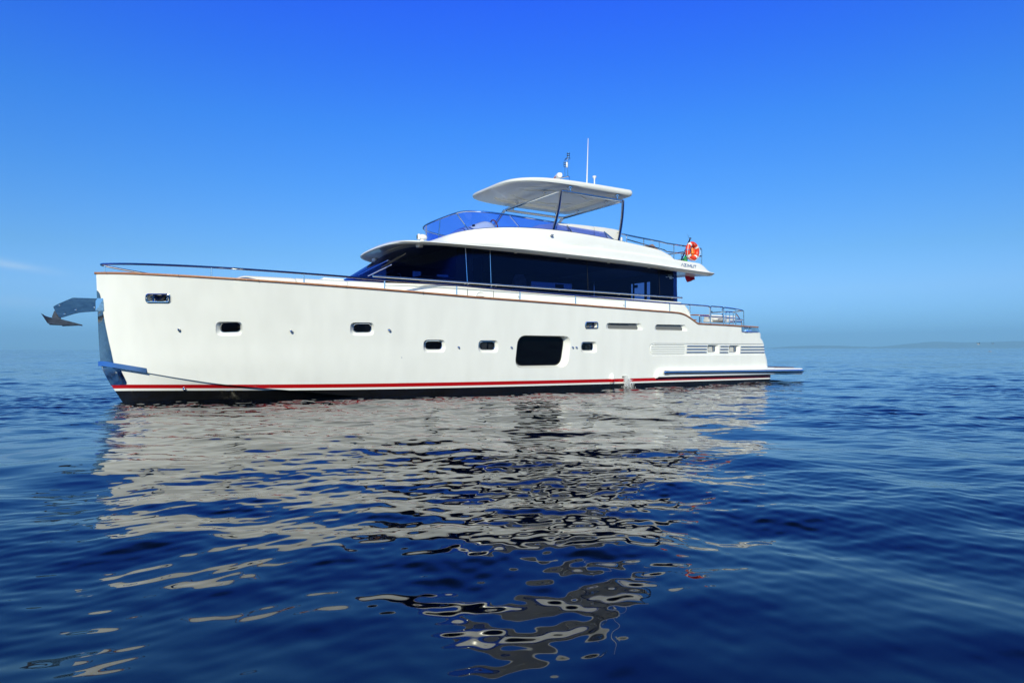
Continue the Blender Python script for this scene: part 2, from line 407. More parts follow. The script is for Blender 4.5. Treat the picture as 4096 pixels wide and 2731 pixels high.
for nm, q, rad, m, dep in (
    ('A', quad(862.5, 1287, 969.6, 1342.9), .12, (.07, .05, .03, .06), .09), ('B', quad(1401, 1289.6, 1496.8, 1342.4), .12, (.07, .05, .03, .06), .09),
    ('C', quad(1693.8, 1358.8, 1781.8, 1409.7), .12, (.06, .06, .03, .06), .10), ('D', quad(1913.8, 1360.7, 1993.4, 1410.5), .12, (.06, .06, .03, .06), .10),
    ('E', [(2072, 1340.5), (2287, 1344), (2271, 1469.5), (2056.5, 1473)], .26, (.125, .127, .035, .045), .20),
    ('F', quad(2324.4, 1366.5, 2388.3, 1411), .11, (.07, .08, .03, .06), .10)):
    RECS[nm] = recess(q, rad, m, dep)
for nm, q in (('S1', [(2426, 1291), (2566, 1293.5), (2574, 1321), (2423, 1317.5)]), ('S2', [(2622, 1297), (2744, 1299), (2751.4, 1324.5), (2617, 1321.5)])):
    RECS[nm] = recess(q, .11, (.13, .15, .012, .022), .075)
for nm, q in (('G', quad(2831.6, 1377.9, 2878.6, 1416.3)), ('H', quad(2917.7, 1379.6, 2962.6, 1417))):
    RECS[nm] = recess(q, .07, (.08, .10, .04, .07), .12)
RECS['FL1'] = recess(quad(587, 1177, 680.5, 1207.5), .06, (.02, .02, .01, .01), .16)
RECS['FL2'] = recess(quad(2342, 1288.5, 2390.5, 1312.5), .06, (.02, .02, .01, .01), .12)
# the long shallow band that carries louvre, chrome strips and two portholes
rr = []
for k in range(60):
    x = 13.29 + 6.3 * (k / 59) ** 1.6; t = min(1, (x - 13.28) / .22); hz = .178 * math.sqrt(max(.02, 1 - (1 - t) ** 2)); zc_ = 1.123 - .0015 * (x - 13.3)
    yi = -hullY(min(x, 18.6), zc_) + .022
    rr.append([(x, yi - (hullY(min(x, 18.6), zc_ + hz) - hullY(min(x, 18.6), zc_)), zc_ + hz), (x, yi - .4, zc_ + hz + .15), (x, yi - .4, zc_ - hz - .15), (x, yi - (hullY(min(x, 18.6), zc_ - hz) - hullY(min(x, 18.6), zc_)), zc_ - hz)])
band.loft(rr)
def boolean(target, cutter_mb):
    me = cutter_mb.mesh('cutter'); c = bpy.data.objects.new('cutter', me); COL.objects.link(c)
    md = target.modifiers.new('cut', 'BOOLEAN'); md.operation = 'DIFFERENCE'; md.solver = 'EXACT'; md.object = c
    dg = bpy.context.evaluated_depsgraph_get(); new = bpy.data.meshes.new_from_object(target.evaluated_get(dg), depsgraph=dg)
    target.modifiers.clear(); bpy.data.objects.remove(c); bpy.data.meshes.remove(me)
    target.data = new
boolean(hull, band); boolean(hull, cut)
hull_me = hull.data; hull_me.name = 'hull'; hull_me.materials.clear(); hull_me.materials.append(MATS['hull_paint'])
hull_me.shade_smooth(); hull_me.set_sharp_from_angle(angle=R(28)); hull.parent = yacht

def ring_frame(r, inset, rad_t, off, name, mat, parent, poly='inner'):
    b = MB(); loc = shrink(r[poly], inset, inset, inset, inset)
    path = fillet(r['to3'](loc, off), max(.01, (r['ri'] if poly == 'inner' else r['rad']) - inset * .5), 6, True)
    b.tube(path, rad_t, 8, closed=True); return b.build(name, mat, parent)
def pane(r, off, name, mat, parent, inset=.004, th=.006):
    loc = shrink(r['inner'], inset, inset, inset, inset); b = MB(); rad = max(.01, r['ri'] - inset * .5)
    b.loft([fillet(r['to3'](loc, off - th), rad, 6, True), fillet(r['to3'](loc, off), rad, 6, True)]); return b.build(name, mat, parent)
for nm in 'ABCDF':
    r = RECS[nm]; dep = r['depth']
    fr = ring_frame(r, .008, .011, -dep + .012, 'porthole', 'chrome', yacht)
    p = pane(r, -dep + .012, 'pane', 'porthole_glass' if nm in 'BDF' else 'pane_black', fr)
    if nm in 'BDF':                                 # something pale stands behind these panes
        b = MB(); loc = shrink(r['inner'], .01, .01, .01, .01); x0 = min(q[0] for q in loc); x1 = max(q[0] for q in loc); z0 = min(q[1] for q in loc); z1 = max(q[1] for q in loc)
        w = x1 - x0
        segs = {'B': ((.0, .3), (.62, 1.)), 'D': ((.05, .5), (.6, 1.)), 'F': ((.0, .28), (.35, .8))}[nm]
        for a, c_ in segs: b = MB(); b.prism(r['to3']([(x0 + w * a, z0), (x0 + w * c_, z0), (x0 + w * c_, z1), (x0 + w * a, z1)], -dep + .003), r['n'] * .003); b.build('blind', {'B': 'interior_ceiling', 'D': 'blind', 'F': 'blind'}[nm], fr)
for nm in 'GH':
    r = RECS[nm]; dep = r['depth']
    fr = ring_frame(r, .008, .012, -dep + .012, 'porthole', 'chrome', yacht); pane(r, -dep + .012, 'pane', 'pane_grey', fr)
    loc = r['inner']; x0 = min(q[0] for q in loc); x1 = max(q[0] for q in loc); z0 = min(q[1] for q in loc) + .012; z1 = max(q[1] for q in loc) - .012
    b = MB(); b.prism(r['to3']([(lerp(x0, x1, .12), z0), (lerp(x0, x1, .66), z0), (lerp(x0, x1, .62), z1), (lerp(x0, x1, .2), z1)], -dep + .014), r['n'] * .003); b.build('window_panel', 'blind', fr)
    b = MB(); b.tube(r['to3']([(lerp(x0, x1, .76), z0), (lerp(x0, x1, .76), z1)], -dep + .018), .012, 8); b.build('window_bar', 'chrome', fr)
r = RECS['E']; fr = ring_frame(r, .006, .014, -.19, 'hull_window', 'rubber', yacht); pane(r, -.185, 'pane', 'pane_black', fr)
for nm in ('S1', 'S2'):
    r = RECS[nm]; fr = pane(r, -.068, 'side_slot', 'pane_grey', yacht, inset=.0)
    if nm == 'S1':
        loc = r['inner']; x0 = min(q[0] for q in loc); z1 = max(q[1] for q in loc)
        for a, c_ in ((.10, .28), (.30, .78)): b = MB(); b.prism(r['to3']([(x0 + a, z1 - .055), (x0 + c_, z1 - .055), (x0 + c_, z1 - .035), (x0 + a, z1 - .035)], -.067), r['n'] * .003); b.build('slit', 'black', fr)
for nm in ('FL1', 'FL2'):
    r = RECS[nm]; fr = ring_frame(r, -.002, .021, .004, 'fairlead', 'chrome', yacht, 'outer')
    loc = r['inner']; x0 = min(q[0] for q in loc); x1 = max(q[0] for q in loc); z0 = min(q[1] for q in loc); z1 = max(q[1] for q in loc)
    b = MB(); b.loft([fillet(r['to3'](loc, -r['depth'] + .004), .03, 5, True), fillet(r['to3'](loc, -r['depth'] + .008), .03, 5, True)]); b.build('pocket', 'navy_metal', fr)
    if nm == 'FL1':
        for xx in (x0 + .24 * (x1 - x0), x1 - .12 * (x1 - x0)):
            b = MB(); b.tube(r['to3']([(xx, z0 - .01), (xx, z1 + .01)], -.04), .026, 10); b.build('roller', 'chrome', fr)
        b = MB(); b.tube(fillet(r['to3']([(x0 + .18, z0 + .015), (lerp(x0, x1, .55), z0 + .03), (x1 - .1, z1 - .02)], -.07), .12, 8), .022, 8); b.build('mooring_rope', 'rubber', fr)
        b = MB(); b.prism(r['to3']([(x0 + .02, (z0 + z1) / 2), (x0 + .1, (z0 + z1) / 2), (x0 + .1, z0 + .09), (x0 + .02, z0 + .09)], -.08), r['n'] * .02); b.build('cleat', 'chrome', fr)
    else:
        b = MB(); zc_ = (z0 + z1) / 2 - .02
        b.tube(r['to3']([(lerp(x0, x1, .22), zc_), (lerp(x0, x1, .68), zc_)], -.03), .012, 8); b.tube(r['to3']([(lerp(x0, x1, .45), z0 - .01), (lerp(x0, x1, .45), zc_)], -.03), .02, 8); b.build('cleat', 'chrome', fr)
        b = MB(); b.loft([fillet(r['to3']([(x0, z0), (lerp(x0, x1, .74), z0), (lerp(x0, x1, .74), z1), (x0, z1)], -r['depth'] + .02), .03, 4, True), fillet(r['to3']([(x0, z0), (lerp(x0, x1, .74), z0), (lerp(x0, x1, .74), z1), (x0, z1)], -r['depth'] + .03), .03, 4, True)]); b.build('backing_plate', 'pane_grey', fr)

# ---- louvre, chrome strips, small fittings on the side
lv0, lv1 = hon('P', 2605, 1396), hon('P', 2742, 1396)
slats = []
for k in range(6):
    b = MB(); z = 1.265 - .0555 * k; ins = .10 * (1 - math.sqrt(max(0, 1 - ((z - 1.125) / .165) ** 2)))
    xs_ = np.linspace(lv0.x + ins, lv1.x - ins, 14)
    b.loft([[Vector((x, -hullY(x, z) + dy, z + dz)) for dy, dz in ((.025, .011), (.006, .003), (.006, -.004), (.025, .002))] for x in xs_]); slats.append(b)
lou = MB()
path = []
for a in range(0, 360, 10):
    ca, sa = math.cos(R(a)), math.sin(R(a)); x = (lv0.x + lv1.x) / 2 + math.copysign(abs(ca) ** .25, ca) * ((lv1.x - lv0.x) / 2 + .01); z = 1.126 + .162 * math.copysign(abs(sa) ** .55, sa)
    path.append(Vector((x, -hullY(x, z) + .02, z)))
lou.tube(path, .008, 6, closed=True); louvre = lou.build('louvre_vent', 'gelcoat', yacht)
for b in slats: b.build('slat', 'slat_white', louvre)
bk = MB(); xs2 = np.linspace(lv0.x + .05, lv1.x - .05, 12)
bk.loft([[Vector((x, -hullY(x, 1.126) + d, 1.126 + s)) for d, s in ((.018, -.15), (.0186, .15), (.026, .15), (.026, -.15))] for x in xs2]); bk.build('backing', 'slat_white', louvre)
strips = []
for (xa, xb, ys_) in ((2750.7, 2829, (1384, 1396.6, 1408.8)), (2883.5, 2915, (1385.3, 1397.3, 1409.4)), (2965.5, 3060, (1387, 1398.4, 1410))):
    for i, yy in enumerate(ys_):
        A = hon('P', xa - i * 1.3, yy); z = A.z; B = hon('P', xb - i * 1.3, yy + .4) if xb < 3000 else None
        x1 = B.x if B else f_xe(z) - .012
        xs_ = list(np.linspace(A.x, x1 - (.2 if not B else 0), 14)) + ([] if B else list(f_xe(z) - .21 + .2 * np.sin(np.linspace(0, PI / 2, 8)[1:])))
        pth = [Vector((x, -hullY(x, z) + (.014 if x < 18.7 else .004), z)) for x in xs_]
        if not B: pth += [Vector((f_xe(z) + .012, -hullY(f_xe(z), z) + dy, z)) for dy in (.15, .6, 1.2)]
        b = MB(); pth = [pth[0] - Vector((.012, 0, 0))] + pth; rr_ = [.006] + [.021] * (len(pth) - 1); b.tube(pth, rr_, 10); b.build('trim_strip', 'chrome', yacht)
def fitting(k, x, y, s=1.0):
    p = hon(k, x, y); nrm, tx, tz = frame_at(p); d = (nrm + tx * .55 - tz * .25).normalized()
    b = MB(); M = d.to_track_quat('Z', 'Y').to_matrix(); b.lathe(p - nrm * .01, [(.033 * s, 0), (.034 * s, .02 * s), (.031 * s, .05 * s), (.02 * s, .068 * s), (.004, .075 * s)], M, 14)
    b.build('through_hull_fitting', 'chrome', yacht)
for q in ((1, 1376, 820), (2, 687, 843), (2, 1711, 833), (7, 608, 490), (7, 1161, 493), (7, 1801, 493), (7, 1840, 493), (1, 1422, 1347)): fitting(*q, s=1.0 if q[0] != 7 else .8)
fitting(2, 1845, 1122, .3)
p = hon('P', 2447, 1512); b = MB(); b.ell(p + Vector((0, .03, -.02)), (.10, .12, .17)); b.build('exhaust_fairing', 'hull_paint', yacht)
p = Vector((12.40, -hullY(12.40, .335), .335)); b = MB(); b.box(p, (.22, .03, .045)); b.build('drain_outlet', 'pane_grey', yacht)

# ---- stem plates and the spray plate
def patch(zs_, dfun, off, name, mat, zwarp=None):
    b = MB()
    for side in (1, -1):
        rows = []
        for z in zs_:
            x0 = f_xs(z); row = []
            for k in range(9):
                d = dfun(z) * k / 8; zz = z + (zwarp(d) if zwarp else 0); x = f_xs(zz) + d; pt = Vector((x, -hullY(x, zz), zz)); q = pt + hnor(x, zz) * off if d > .02 else pt + Vector((-off, -off * .4, 0))
                row.append(Vector((q.x, q.y * side, q.z)))
            rows.append(row)
        b.loft(rows, False, False)
        n_ = len(b.v)
    return b.build(name, mat, yacht, 40)
def stem_edge(px):
    q_ = sorted((hon(1, *c_) for c_ in px), key=lambda v: v.z); return [v.z for v in q_], [max(.015, v.x - f_xs(v.z)) for v in q_]
f_d1 = pchip(*stem_edge([(655, 480), (672, 500), (700, 660), (720, 775), (750, 920), (775, 1030), (797, 1130)]))
up = patch(list(np.linspace(.84, 2.42, 26)), f_d1, .006, 'stem_plate', 'steel_plate')
f_d2 = pchip(*stem_edge([(800, 1135), (858, 1182), (885, 1240), (912, 1298), (905, 1318)]))
lo = patch(list(np.linspace(.37, .77, 12)), f_d2, .006, 'stem_plate', 'steel_plate', lambda d: -.30 * d * 0)
for z in np.linspace(.9, 2.3, 12):
    x = f_xs(z) + f_d1(z) * .9; q = hpt(x, z, .006); b = MB(); b.ell(q, (.007, .007, .007), None, 6, 4); b.build('rivet', 'chrome', up)
for side in (1, -1):
    b = MB(); rr = []
    for k in range(14):
        s_ = (-.0 + .80 * k / 13) / (XN1 - XN0); xn = lerp(XN0, XN1, s_); zc = f_zc(xn); x, y, z = hull_v(s_, 0.0)
        x -= .06 * (1 - k / 13) ** 2; tap = 1
        zt = z + .095; yt = hullY(f_xs(zt) + s_ * (XN1 - XN0), zt)
        rr.append([Vector((x, -side * (y + .032), z - .008)), Vector((x, -side * (yt + .012), zt)), Vector((x, -side * (yt - .01), zt)), Vector((x, -side * max(y - .02, .0), z - .012))])
    b.loft(rr); b.build('spray_plate', 'spray_steel', yacht)

# ---- teak capping and rails
def sheer_pt(s, dy, dz):
    x, y, z = hull_v(s, 1.0); return Vector((x, -(y + dy), z + dz))
b = MB(); sec = []
for s_ in ss:
    x, y, z = hull_v(s_, 1.0)
    if s_ > .9999: break
    prof = [(.028, .004), (.036, .022), (.028, .044), (-.10, .046), (-.13, .03), (-.12, .002)]
    sec.append([Vector((x, -max(y + a, .004), z + c)) for a, c in prof])
tip = [Vector((p.x - .035, p.y, p.z)) for p in sec[0]]
prt = [tip] + sec
# wrap round the stern
xe = hull_v(1.0, 1.0)[0]; last = sec[-1]
aft = [[Vector((xe + a * .9 + .0, yv, 1.862 + c - .0)) for a, c in [(.028, .004), (.036, .022), (.028, .044), (-.10, .046), (-.13, .03), (-.12, .002)]] for yv in (-1.9, -1.2, 0)]
b.loft(prt + aft)
b2v = [Vector((v[0], -v[1], v[2])) for v in b.v]; fs = [f[::-1] for f in b.f]; b.add(b2v, fs)
cap = b.build('cap_rail', 'teak', yacht, 40)
for k, x, y in ((1, 733, 318), (1, 1377, 342), (2, 355, 320), (2, 1270, 382), (2, 2075, 445), (3, 860, 1236), (3, 1656, 1300), (5, 910, 1110), (6, 660, 450)):
    p = on(k, x, y, lambda xx, zz: hullY(xx, f_zs(xx)) + .036); b = MB(); b.box(p + Vector((0, .004, .0)), (.007, .01, .046)); b.build('scarf_joint', 'black', cap)

f_zr = pchip([-.5, -.37, .74, 1.6, 2.33, 3.4, 4.38, 5.16, 6.96, 8.77, 10.56, 12.38, 14.2, 15.85, 16.1], [3.0, 2.995, 2.94, 2.899, 2.864, 2.815, 2.775, 2.74, 2.70, 2.64, 2.604, 2.566, 2.525, 2.50, 2.495])
def rail_xy(x): return max(.02, hullY(x, min(f_zs(x), 2.78)) - .085)
xs_ = [-.39, -.36, -.30, -.2, -.05, .15, .4, .74, 1.2] + list(np.arange(1.7, 15.9, .35)) + [15.93]
prt = [Vector((x, -(rail_xy(x) if x > -.3 else .02 + .20 * math.sqrt(max(0, (x + .395) / .1)) * .9), f_zr(x))) for x in xs_]
pend = [Vector((16.02, -2.60, 2.485)), Vector((16.055, -2.60, 2.44)), Vector((16.06, -2.60, 1.93))]
full = [Vector((p.x, -p.y, p.z)) for p in (prt + pend)[::-1]] + prt + pend
b = MB(); b.tube(full, .0235, 10); bow_rail = b.build('bow_rail', 'chrome', yacht)
for side in (1, -1):
    for k, x, y in ((1, 715, 312), (1, 1672, 355), (2, 828, 345), (2, 1670, 405), (3, 1256, 1258), (3, 2000, 1318), (5, 595, 1080), (5, 1180, 1127), (5, 1702, 1170), (5, 1940, 1183)):
        p = on(k, x, y, lambda xx, zz: rail_xy(xx)); x0 = p.x; y0 = rail_xy(x0) if x0 > -.25 else .12
        b = MB(); b.tube([(x0, -side * y0, f_zs(x0) + .02), (x0, -side * y0, f_zr(x0))], .0165, 8); b.build('stanchion', 'chrome', bow_rail)
b = MB(); b.tube([(15.55, -2.60, 2.185), (16.06, -2.60, 2.165)], .02, 8); b.build('cross_bar', 'chrome', bow_rail)

# boarding gate and the aft guard rail (port), mirrored to starboard
for side in (1, -1):
    Y = lambda y: -side * y
    b = MB(); gp = [(16.10, 2.50), (16.70, 2.49), (16.70, 2.16), (16.10, 2.165)]
    b.tube(fillet([(x, Y(2.58), z) for x, z in gp], .06, 5, True), .021, 10, closed=True); gate = b.build('boarding_gate', 'chrome', yacht)
    for z in (2.405, 2.25): b = MB(); b.ell((16.655, Y(2.58), z), (.022, .022, .03), None, 8, 6); b.build('hinge', 'chrome', gate)
    b = MB(); b.box((16.14, Y(2.58), 2.33), (.05, .03, .035)); b.build('latch', 'black', gate)
    b = MB(); path = [(16.745, Y(2.56), 1.93), (16.745, Y(2.56), 2.485), (17.35, Y(2.54), 2.458), (17.92, Y(2.42), 2.425), (17.98, Y(2.3), 2.42), (17.98, Y(1.95), 2.40)]
    b.tube(fillet(path, [0, .07, .2, .16, .1, 0], 6), .0215, 10); gr = b.build('aft_rail', 'chrome', yacht)
    b = MB(); b.tube(fillet([(16.745, Y(2.56), 2.165), (17.35, Y(2.54), 2.14), (17.93, Y(2.42), 2.11), (17.98, Y(1.95), 2.10)], .12, 5), .0165, 8); b.build('mid_bar', 'chrome', gr)
    for x, y in ((17.37, 2.54), (17.93, 2.42), (17.98, 1.95)):
        b = MB(); b.tube([(x, Y(y), 1.9), (x, Y(y), 2.45 if x < 17.5 else 2.42)], .0185, 8); b.build('post', 'chrome', gr)
b = MB()                                            # low frame beside the boarding steps
b.tube(fillet([(18.03, -1.6, 1.85), (18.03, -1.6, 2.43), (18.52, -1.6, 2.43), (18.86, -1.6, 2.10), (18.9, -1.6, 1.85)], [0, .06, .1, .05, 0], 5), .02, 10)
b.tube([(18.22, -1.6, 2.10), (18.84, -1.6, 2.09)], .018, 8); step_frame = b.build('step_frame', 'chrome', yacht)
b = MB(); b.tube(fillet([(18.22, -1.6, 1.85), (18.22, -1.6, 2.44), (18.22, -.75, 2.44), (18.22, -.75, 1.85)], .06, 5), .019, 10); b.tube([(18.22, -1.6, 2.2), (18.22, -.75, 2.2)], .016, 8); b.tube([(18.22, -1.6, 1.98), (18.22, -.75, 1.98)], .016, 8); b.build('hoop', 'chrome', step_frame)

# stern mooring box: polished plate with three upright rollers under the capping
b = MB(); rows = []
for z in np.linspace(1.70, 1.862, 6):
    xs_ = list(np.linspace(17.56, f_xe(z) - RC, 8)) + list(f_xe(z) - RC + (RC - .002) * np.sin(np.linspace(0, PI / 2, 8)[1:]))
    rows.append([hpt(x, z) + Vector((0 if x < f_xe(z) - .03 else .006, -.008, 0)) for x in xs_] + [Vector((f_xe(z) + .008, -1.9, z))])
b.loft(rows, False, False); box = b.build('mooring_box', 'chrome', yacht)
b = MB(); b.tube([hpt(17.56, 1.71) + Vector((0, -.01, 0)), hpt(17.56, 1.86) + Vector((0, -.01, 0))], .014, 8); b.tube([hpt(x, 1.70) + Vector((0, -.012, 0)) for x in np.linspace(17.56, 18.45, 8)], .012, 8); b.build('edge', 'chrome', box)
for x in (17.76, 17.84, 18.02):
    b = MB(); b.lathe(hpt(x, 1.70) + Vector((0, -.03, 0)), [(.035, 0), (.024, .03), (.022, .10), (.028, .15), (.03, .165)], None, 12); b.build('roller', 'chrome', box)

# ---- sponson, swim platform and rubbing strake
for side in (1, -1):
    b = MB(); rr = []
    for x, z0, z1, yo in ((13.60, .285, .30, 2.60), (13.615, .285, .33, 2.725), (13.66, .285, .50, 2.735), (13.72, .283, .533, 2.735), (15, .275, .525, 2.735), (17, .262, .51, 2.73), (19.15, .25, .492, 2.71), (19.22, .25, .49, 2.70)):
        rr.append([Vector((x, -side * yy, zz)) for yy, zz in ((2.2, z0), (yo - .03, z0), (yo, z0 + .02), (yo, z1 - .05), (yo - .02, z1 - .015), (yo - .06, z1), (2.2, z1))])
    b.loft(rr); b.build('sponson', 'gelcoat', yacht, 30)
def pform(z, ins):
    y0 = 2.70 - ins; xa = 20.98 - ins; pts = [(18.6, -y0), (xa, -y0), (xa, y0), (18.6, y0)]
    return fillet([(x, y, z - (x - 18.9) * .022) for x, y in pts], [0.02, .22, .22, .02], 7, True)
b = MB(); b.loft([pform(.255, .10), pform(.26, .05), pform(.30, .015), pform(.44, .015), pform(.475, .035), pform(.484, .08)]); plat = b.build('swim_platform', 'gelcoat', yacht, 40)
b = MB(); b.loft([[Vector((p.x, p.y, p.z)) for p in pform(.486, .22)], pform(.512, .23)]); b.build('platform_decking', 'deck_teak', plat)
b = MB(); pth = [(13.86, 2.745), (13.9, 2.765), (16, 2.765), (19, 2.75), (20.75, 2.725), (20.95, 2.62), (21.0, 2.45), (21.0, 0)]
hz = lambda x: .435 - (x - 13.9) * .0125
prt = [Vector((x, -y, hz(x))) for x, y in pth]; full = prt[:-1] + [Vector((p.x, -p.y, p.z)) for p in prt[::-1]]
b.tube(fillet(full, .1, 3), .05, 14); strake = b.build('rubbing_strake', 'chrome', yacht)
for side in (1, -1): b = MB(); b.ell((13.88, -side * 2.765, .435), (.07, .06, .06), None, 12, 8); b.tube([(13.88, -side * 2.765, .435), (14.03, -side * 2.765, .4335)], .057, 14); b.build('end_cap', 'chrome', strake)
# ---- plan outlines used by the decks, roofs and screens
def half(xf, A, W, m, n, z0, c, z2, zq, xa, r, nf=46, ztab=None, dz=0.0, pw=2.3):
    """half outline from the front centre to the aft centre; y is the half breadth"""
    out = []; xe_ = xa - r
    def zf(x, y): return (ztab(x) if ztab else z0 + z2 * (x - xf) + zq * (x - xf) ** 2) + c * (1 - (y / W) ** 2) + dz
    for k in range(nf + 1):
        x = xf + (xe_ - xf) * (k / nf) ** pw; s = min(1, (x - xf) / A); y = W * (1 - (1 - s) ** m) ** (1 / n); out.append((x, y, zf(x, y)))
    yl = out[-1][1]
    for k in range(1, 7):
        t = R(90 * k / 6); x = xe_ + r * math.sin(t); y = yl - r + r * math.cos(t); out.append((x, y, zf(x, y)))
    for k in range(1, 5):
        y = (yl - r) * (1 - k / 4); out.append((xa, y, zf(xa, y)))
    return [Vector(p) for p in out]
def ring(h): return [Vector((p.x, -p.y, p.z)) for p in h] + [Vector((p.x, p.y, p.z)) for p in h[-2:0:-1]]
def plate(levels):                                    # stack of closed outlines, closed by strips across
    b = MB(); rs = [ring(h) for h in levels]; b.loft(rs, True, False); m = len(levels[0]); n = len(rs[0])
    for base, flip in ((0, 1), ((len(rs) - 1) * n, 0)):
        for k in range(m - 1):
            a, c = base + k, base + k + 1; a2 = base + (n - k) % n; c2 = base + (n - k - 1) % n
            q = [a, c] + ([c2] if c2 != c else []) + ([a2] if a2 != a else [])
            b.f.append(tuple(q[::-1] if flip else q))
    return b

# ---- main deck house: lower wall, coach roof with sun pads, tinted glazing
HB = dict(A=3.4, m=2.6, n=2.6)
f_zg = pchip([4, 7, 11.3, 15.13, 16], [2.80, 2.745, 2.68, 2.636, 2.63])
def house(xf, W, ztab, xa=15.13, c=0, dz=0, r=.05): return half(xf, HB['A'], W, HB['m'], HB['n'], 0, c, 0, 0, xa, r, ztab=ztab, dz=dz, nf=60, pw=1.5)
wall = plate([house(4.72, 2.11, lambda x: 1.9, xa=15.9), house(4.72, 2.11, f_zg, xa=15.22, dz=-.06)]).build('deckhouse_wall', 'gelcoat', yacht)
plate([house(4.70, 2.14, f_zg, xa=15.25, dz=-.06), house(4.69, 2.15, f_zg, xa=15.27, dz=-.03), house(4.72, 2.12, f_zg, xa=15.24, dz=-.003)]).build('ledge', 'gelcoat', wall)
b = MB(); b.prism([(15.1, -2.108, 2.55), (15.42, -2.108, 2.546), (15.66, -2.108, 2.32), (15.75, -2.108, 1.9), (15.1, -2.108, 1.9)], (0, .12, 0)); b.build('wing', 'gelcoat', wall)
for x, nm in ((7.516, 0), (8.287, 0)):
    b = MB(); b.box((x, -2.112, 2.5), (.012, .01, .40)); b.build('door_joint', 'pane_grey', wall)
c = at(3, 1532, 1258, -2.112); b = MB(); b.torus(c + Vector((0, 0, -.06)), .13, .02, Matrix.Rotation(R(90), 3, 'X'), 20, 8, 0, 180); hd = b.build('door_pull', 'gelcoat', wall)
b = MB(); b.box(c + Vector((0, -.0, -.06)), (.26, .02, .03)); b.build('pull_bar', 'navy_metal', hd)
b = MB(); b.tube([at(5, 1375, 1055, -2.112), at(5, 1490, 1145, -2.112)], .008, 6); b.build('moulding_line', 'gelcoat', wall)
for k, x, y in ((3, 1985, 1285), (5, 1163, 1093), (5, 1925, 1150)):
    b = MB(); b.torus(at(k, x, y, -2.13), .02, .007, Matrix.Rotation(R(60), 3, 'Y'), 14, 6); b.build('eye_ring', 'chrome', wall)

def pad(x0, x1, nose):
    b = MB(); rr = []
    for k in range(30):
        t = k / 29; x = lerp(x0, x1, t); W = 1.62; top = lerp(2.795, 2.815, min(1, (x - 2) / 3)) ; e = 0
        if nose: q = min(1, (x - x0) / .35); e = 1 - math.sqrt(max(0, 1 - (1 - q) ** 2)); W *= lerp(1, .62, e); top -= .28 * e
        ed = min(x - x0 + .0, x1 - x, .03) / .03; top -= .012 * (1 - max(0, ed)) ** 2
        sec = []
        for a in range(0, 181, 9):
            ca, sa = math.cos(R(a)), math.sin(R(a)); sec.append(Vector((x, -W * math.copysign(abs(ca) ** .22, ca), 2.40 + (top - 2.40) * abs(sa) ** .22)))
        rr.append(sec)
    b.loft(rr); return b.build('sun_pad', 'cushion' if nose is None else 'gelcoat', yacht)
xj1 = at(2, 745, 300, -1.6).x; xj2 = at(2, 1285, 330, -1.6).x
pad(2.0, xj1 - .008, True); pad(xj1 + .008, xj2 - .008, False); pad(xj2 + .008, 7.6, False)
c = at(2, 1120, 292, -1.2); b = MB(); b.rbox((c.x, -1.1, 2.82), (.5, .5, .05), .02); b.build('deck_hatch', 'gelcoat', yacht)

f_zt = lambda x: 3.80
glass_b = house(4.74, 2.10, f_zg, dz=0.0, r=.03); glass_t = []
for p in glass_b:
    x = p.x if p.x > 7.4 else lerp(6.33, 7.4, (p.x - 4.74) / (7.4 - 4.74)); s_ = min(1, max(0, x - 6.33) / 2.0)
    glass_t.append(Vector((x, min(2.04 * (1 - (1 - s_) ** 2.6) ** (1 / 3), p.y if p.x > 15 else 9), 3.80)))
def glass_strip(i0, i1, side, name, y_off=0):
    b = MB(); rows = []
    for k in range(i0, i1 + 1): rows.append([Vector((p.x, -side * p.y, p.z)) for p in (glass_b[k].lerp(glass_t[k], t) for t in (0, .25, .5, .75, 1))])
    b.loft(rows, False, False); return b.build(name, 'saloon_glass', yacht)
def gidx(x): return min(range(len(glass_b)), key=lambda k: abs(glass_b[k].x - x) + (0 if k <= 60 else 9))
gx = [gidx(x) for x in (7.45, 8.26, 11.4, 14.38)]
cuts_ = [0] + gx + [62]
# front screen is one wrap-round part, the side windows are panes of their own
b = MB(); rows = []
for k in range(gx[0], 0, -1): rows.append([glass_b[k].lerp(glass_t[k], t) for t in (0, .25, .5, .75, 1)])
rows = rows + [[Vector((p.x, -p.y, p.z)) for p in (glass_b[k].lerp(glass_t[k], t) for t in (0, .25, .5, .75, 1))] for k in range(0, gx[0] + 1)]
b.loft(rows, False, False); screen = b.build('windscreen', 'saloon_glass', yacht)
for side in (1, -1):
    for i in range(1, 5): glass_strip(cuts_[i], cuts_[i + 1] if i < 4 else 62, side, 'side_window')
b = MB(); rows = [[Vector((15.13, y, z)) for z in (2.636, 3.0, 3.4, 3.8)] for y in (-2.06, -.95)] ; b.loft(rows, False, False)
b.build('aft_window', 'saloon_glass', yacht)
b = MB(); rows = [[Vector((15.13, y, z)) for z in (2.636, 3.0, 3.4, 3.8)] for y in (.1, 2.06)] ; b.loft(rows, False, False); b.build('aft_window', 'saloon_glass', yacht)
for side in (1, -1):                                  # bright seams between panes and the raked corner posts
    for i, k in enumerate(gx):
        a, c_ = glass_b[k], glass_t[k]; off = Vector((0, -side * .006, 0)); m_ = 'chrome' if i < 2 else 'black'
        b = MB(); b.tube([Vector((a.x, -side * a.y, a.z)) + off, Vector((c_.x, -side * c_.y, c_.z)) + off], .009 if i < 2 else .007, 8); b.build('window_seam', m_, yacht)
    kp = 23; b = MB(); rows = []
    for k in range(kp, kp + 4): rows.append([Vector((p.x, -side * (p.y - .012), p.z)) for p in (glass_b[k].lerp(glass_t[k], t) for t in (0, .25, .5, .75, 1))])
    b.loft(rows, False, False); b.build('corner_post', 'interior_dark', yacht)
b = MB()
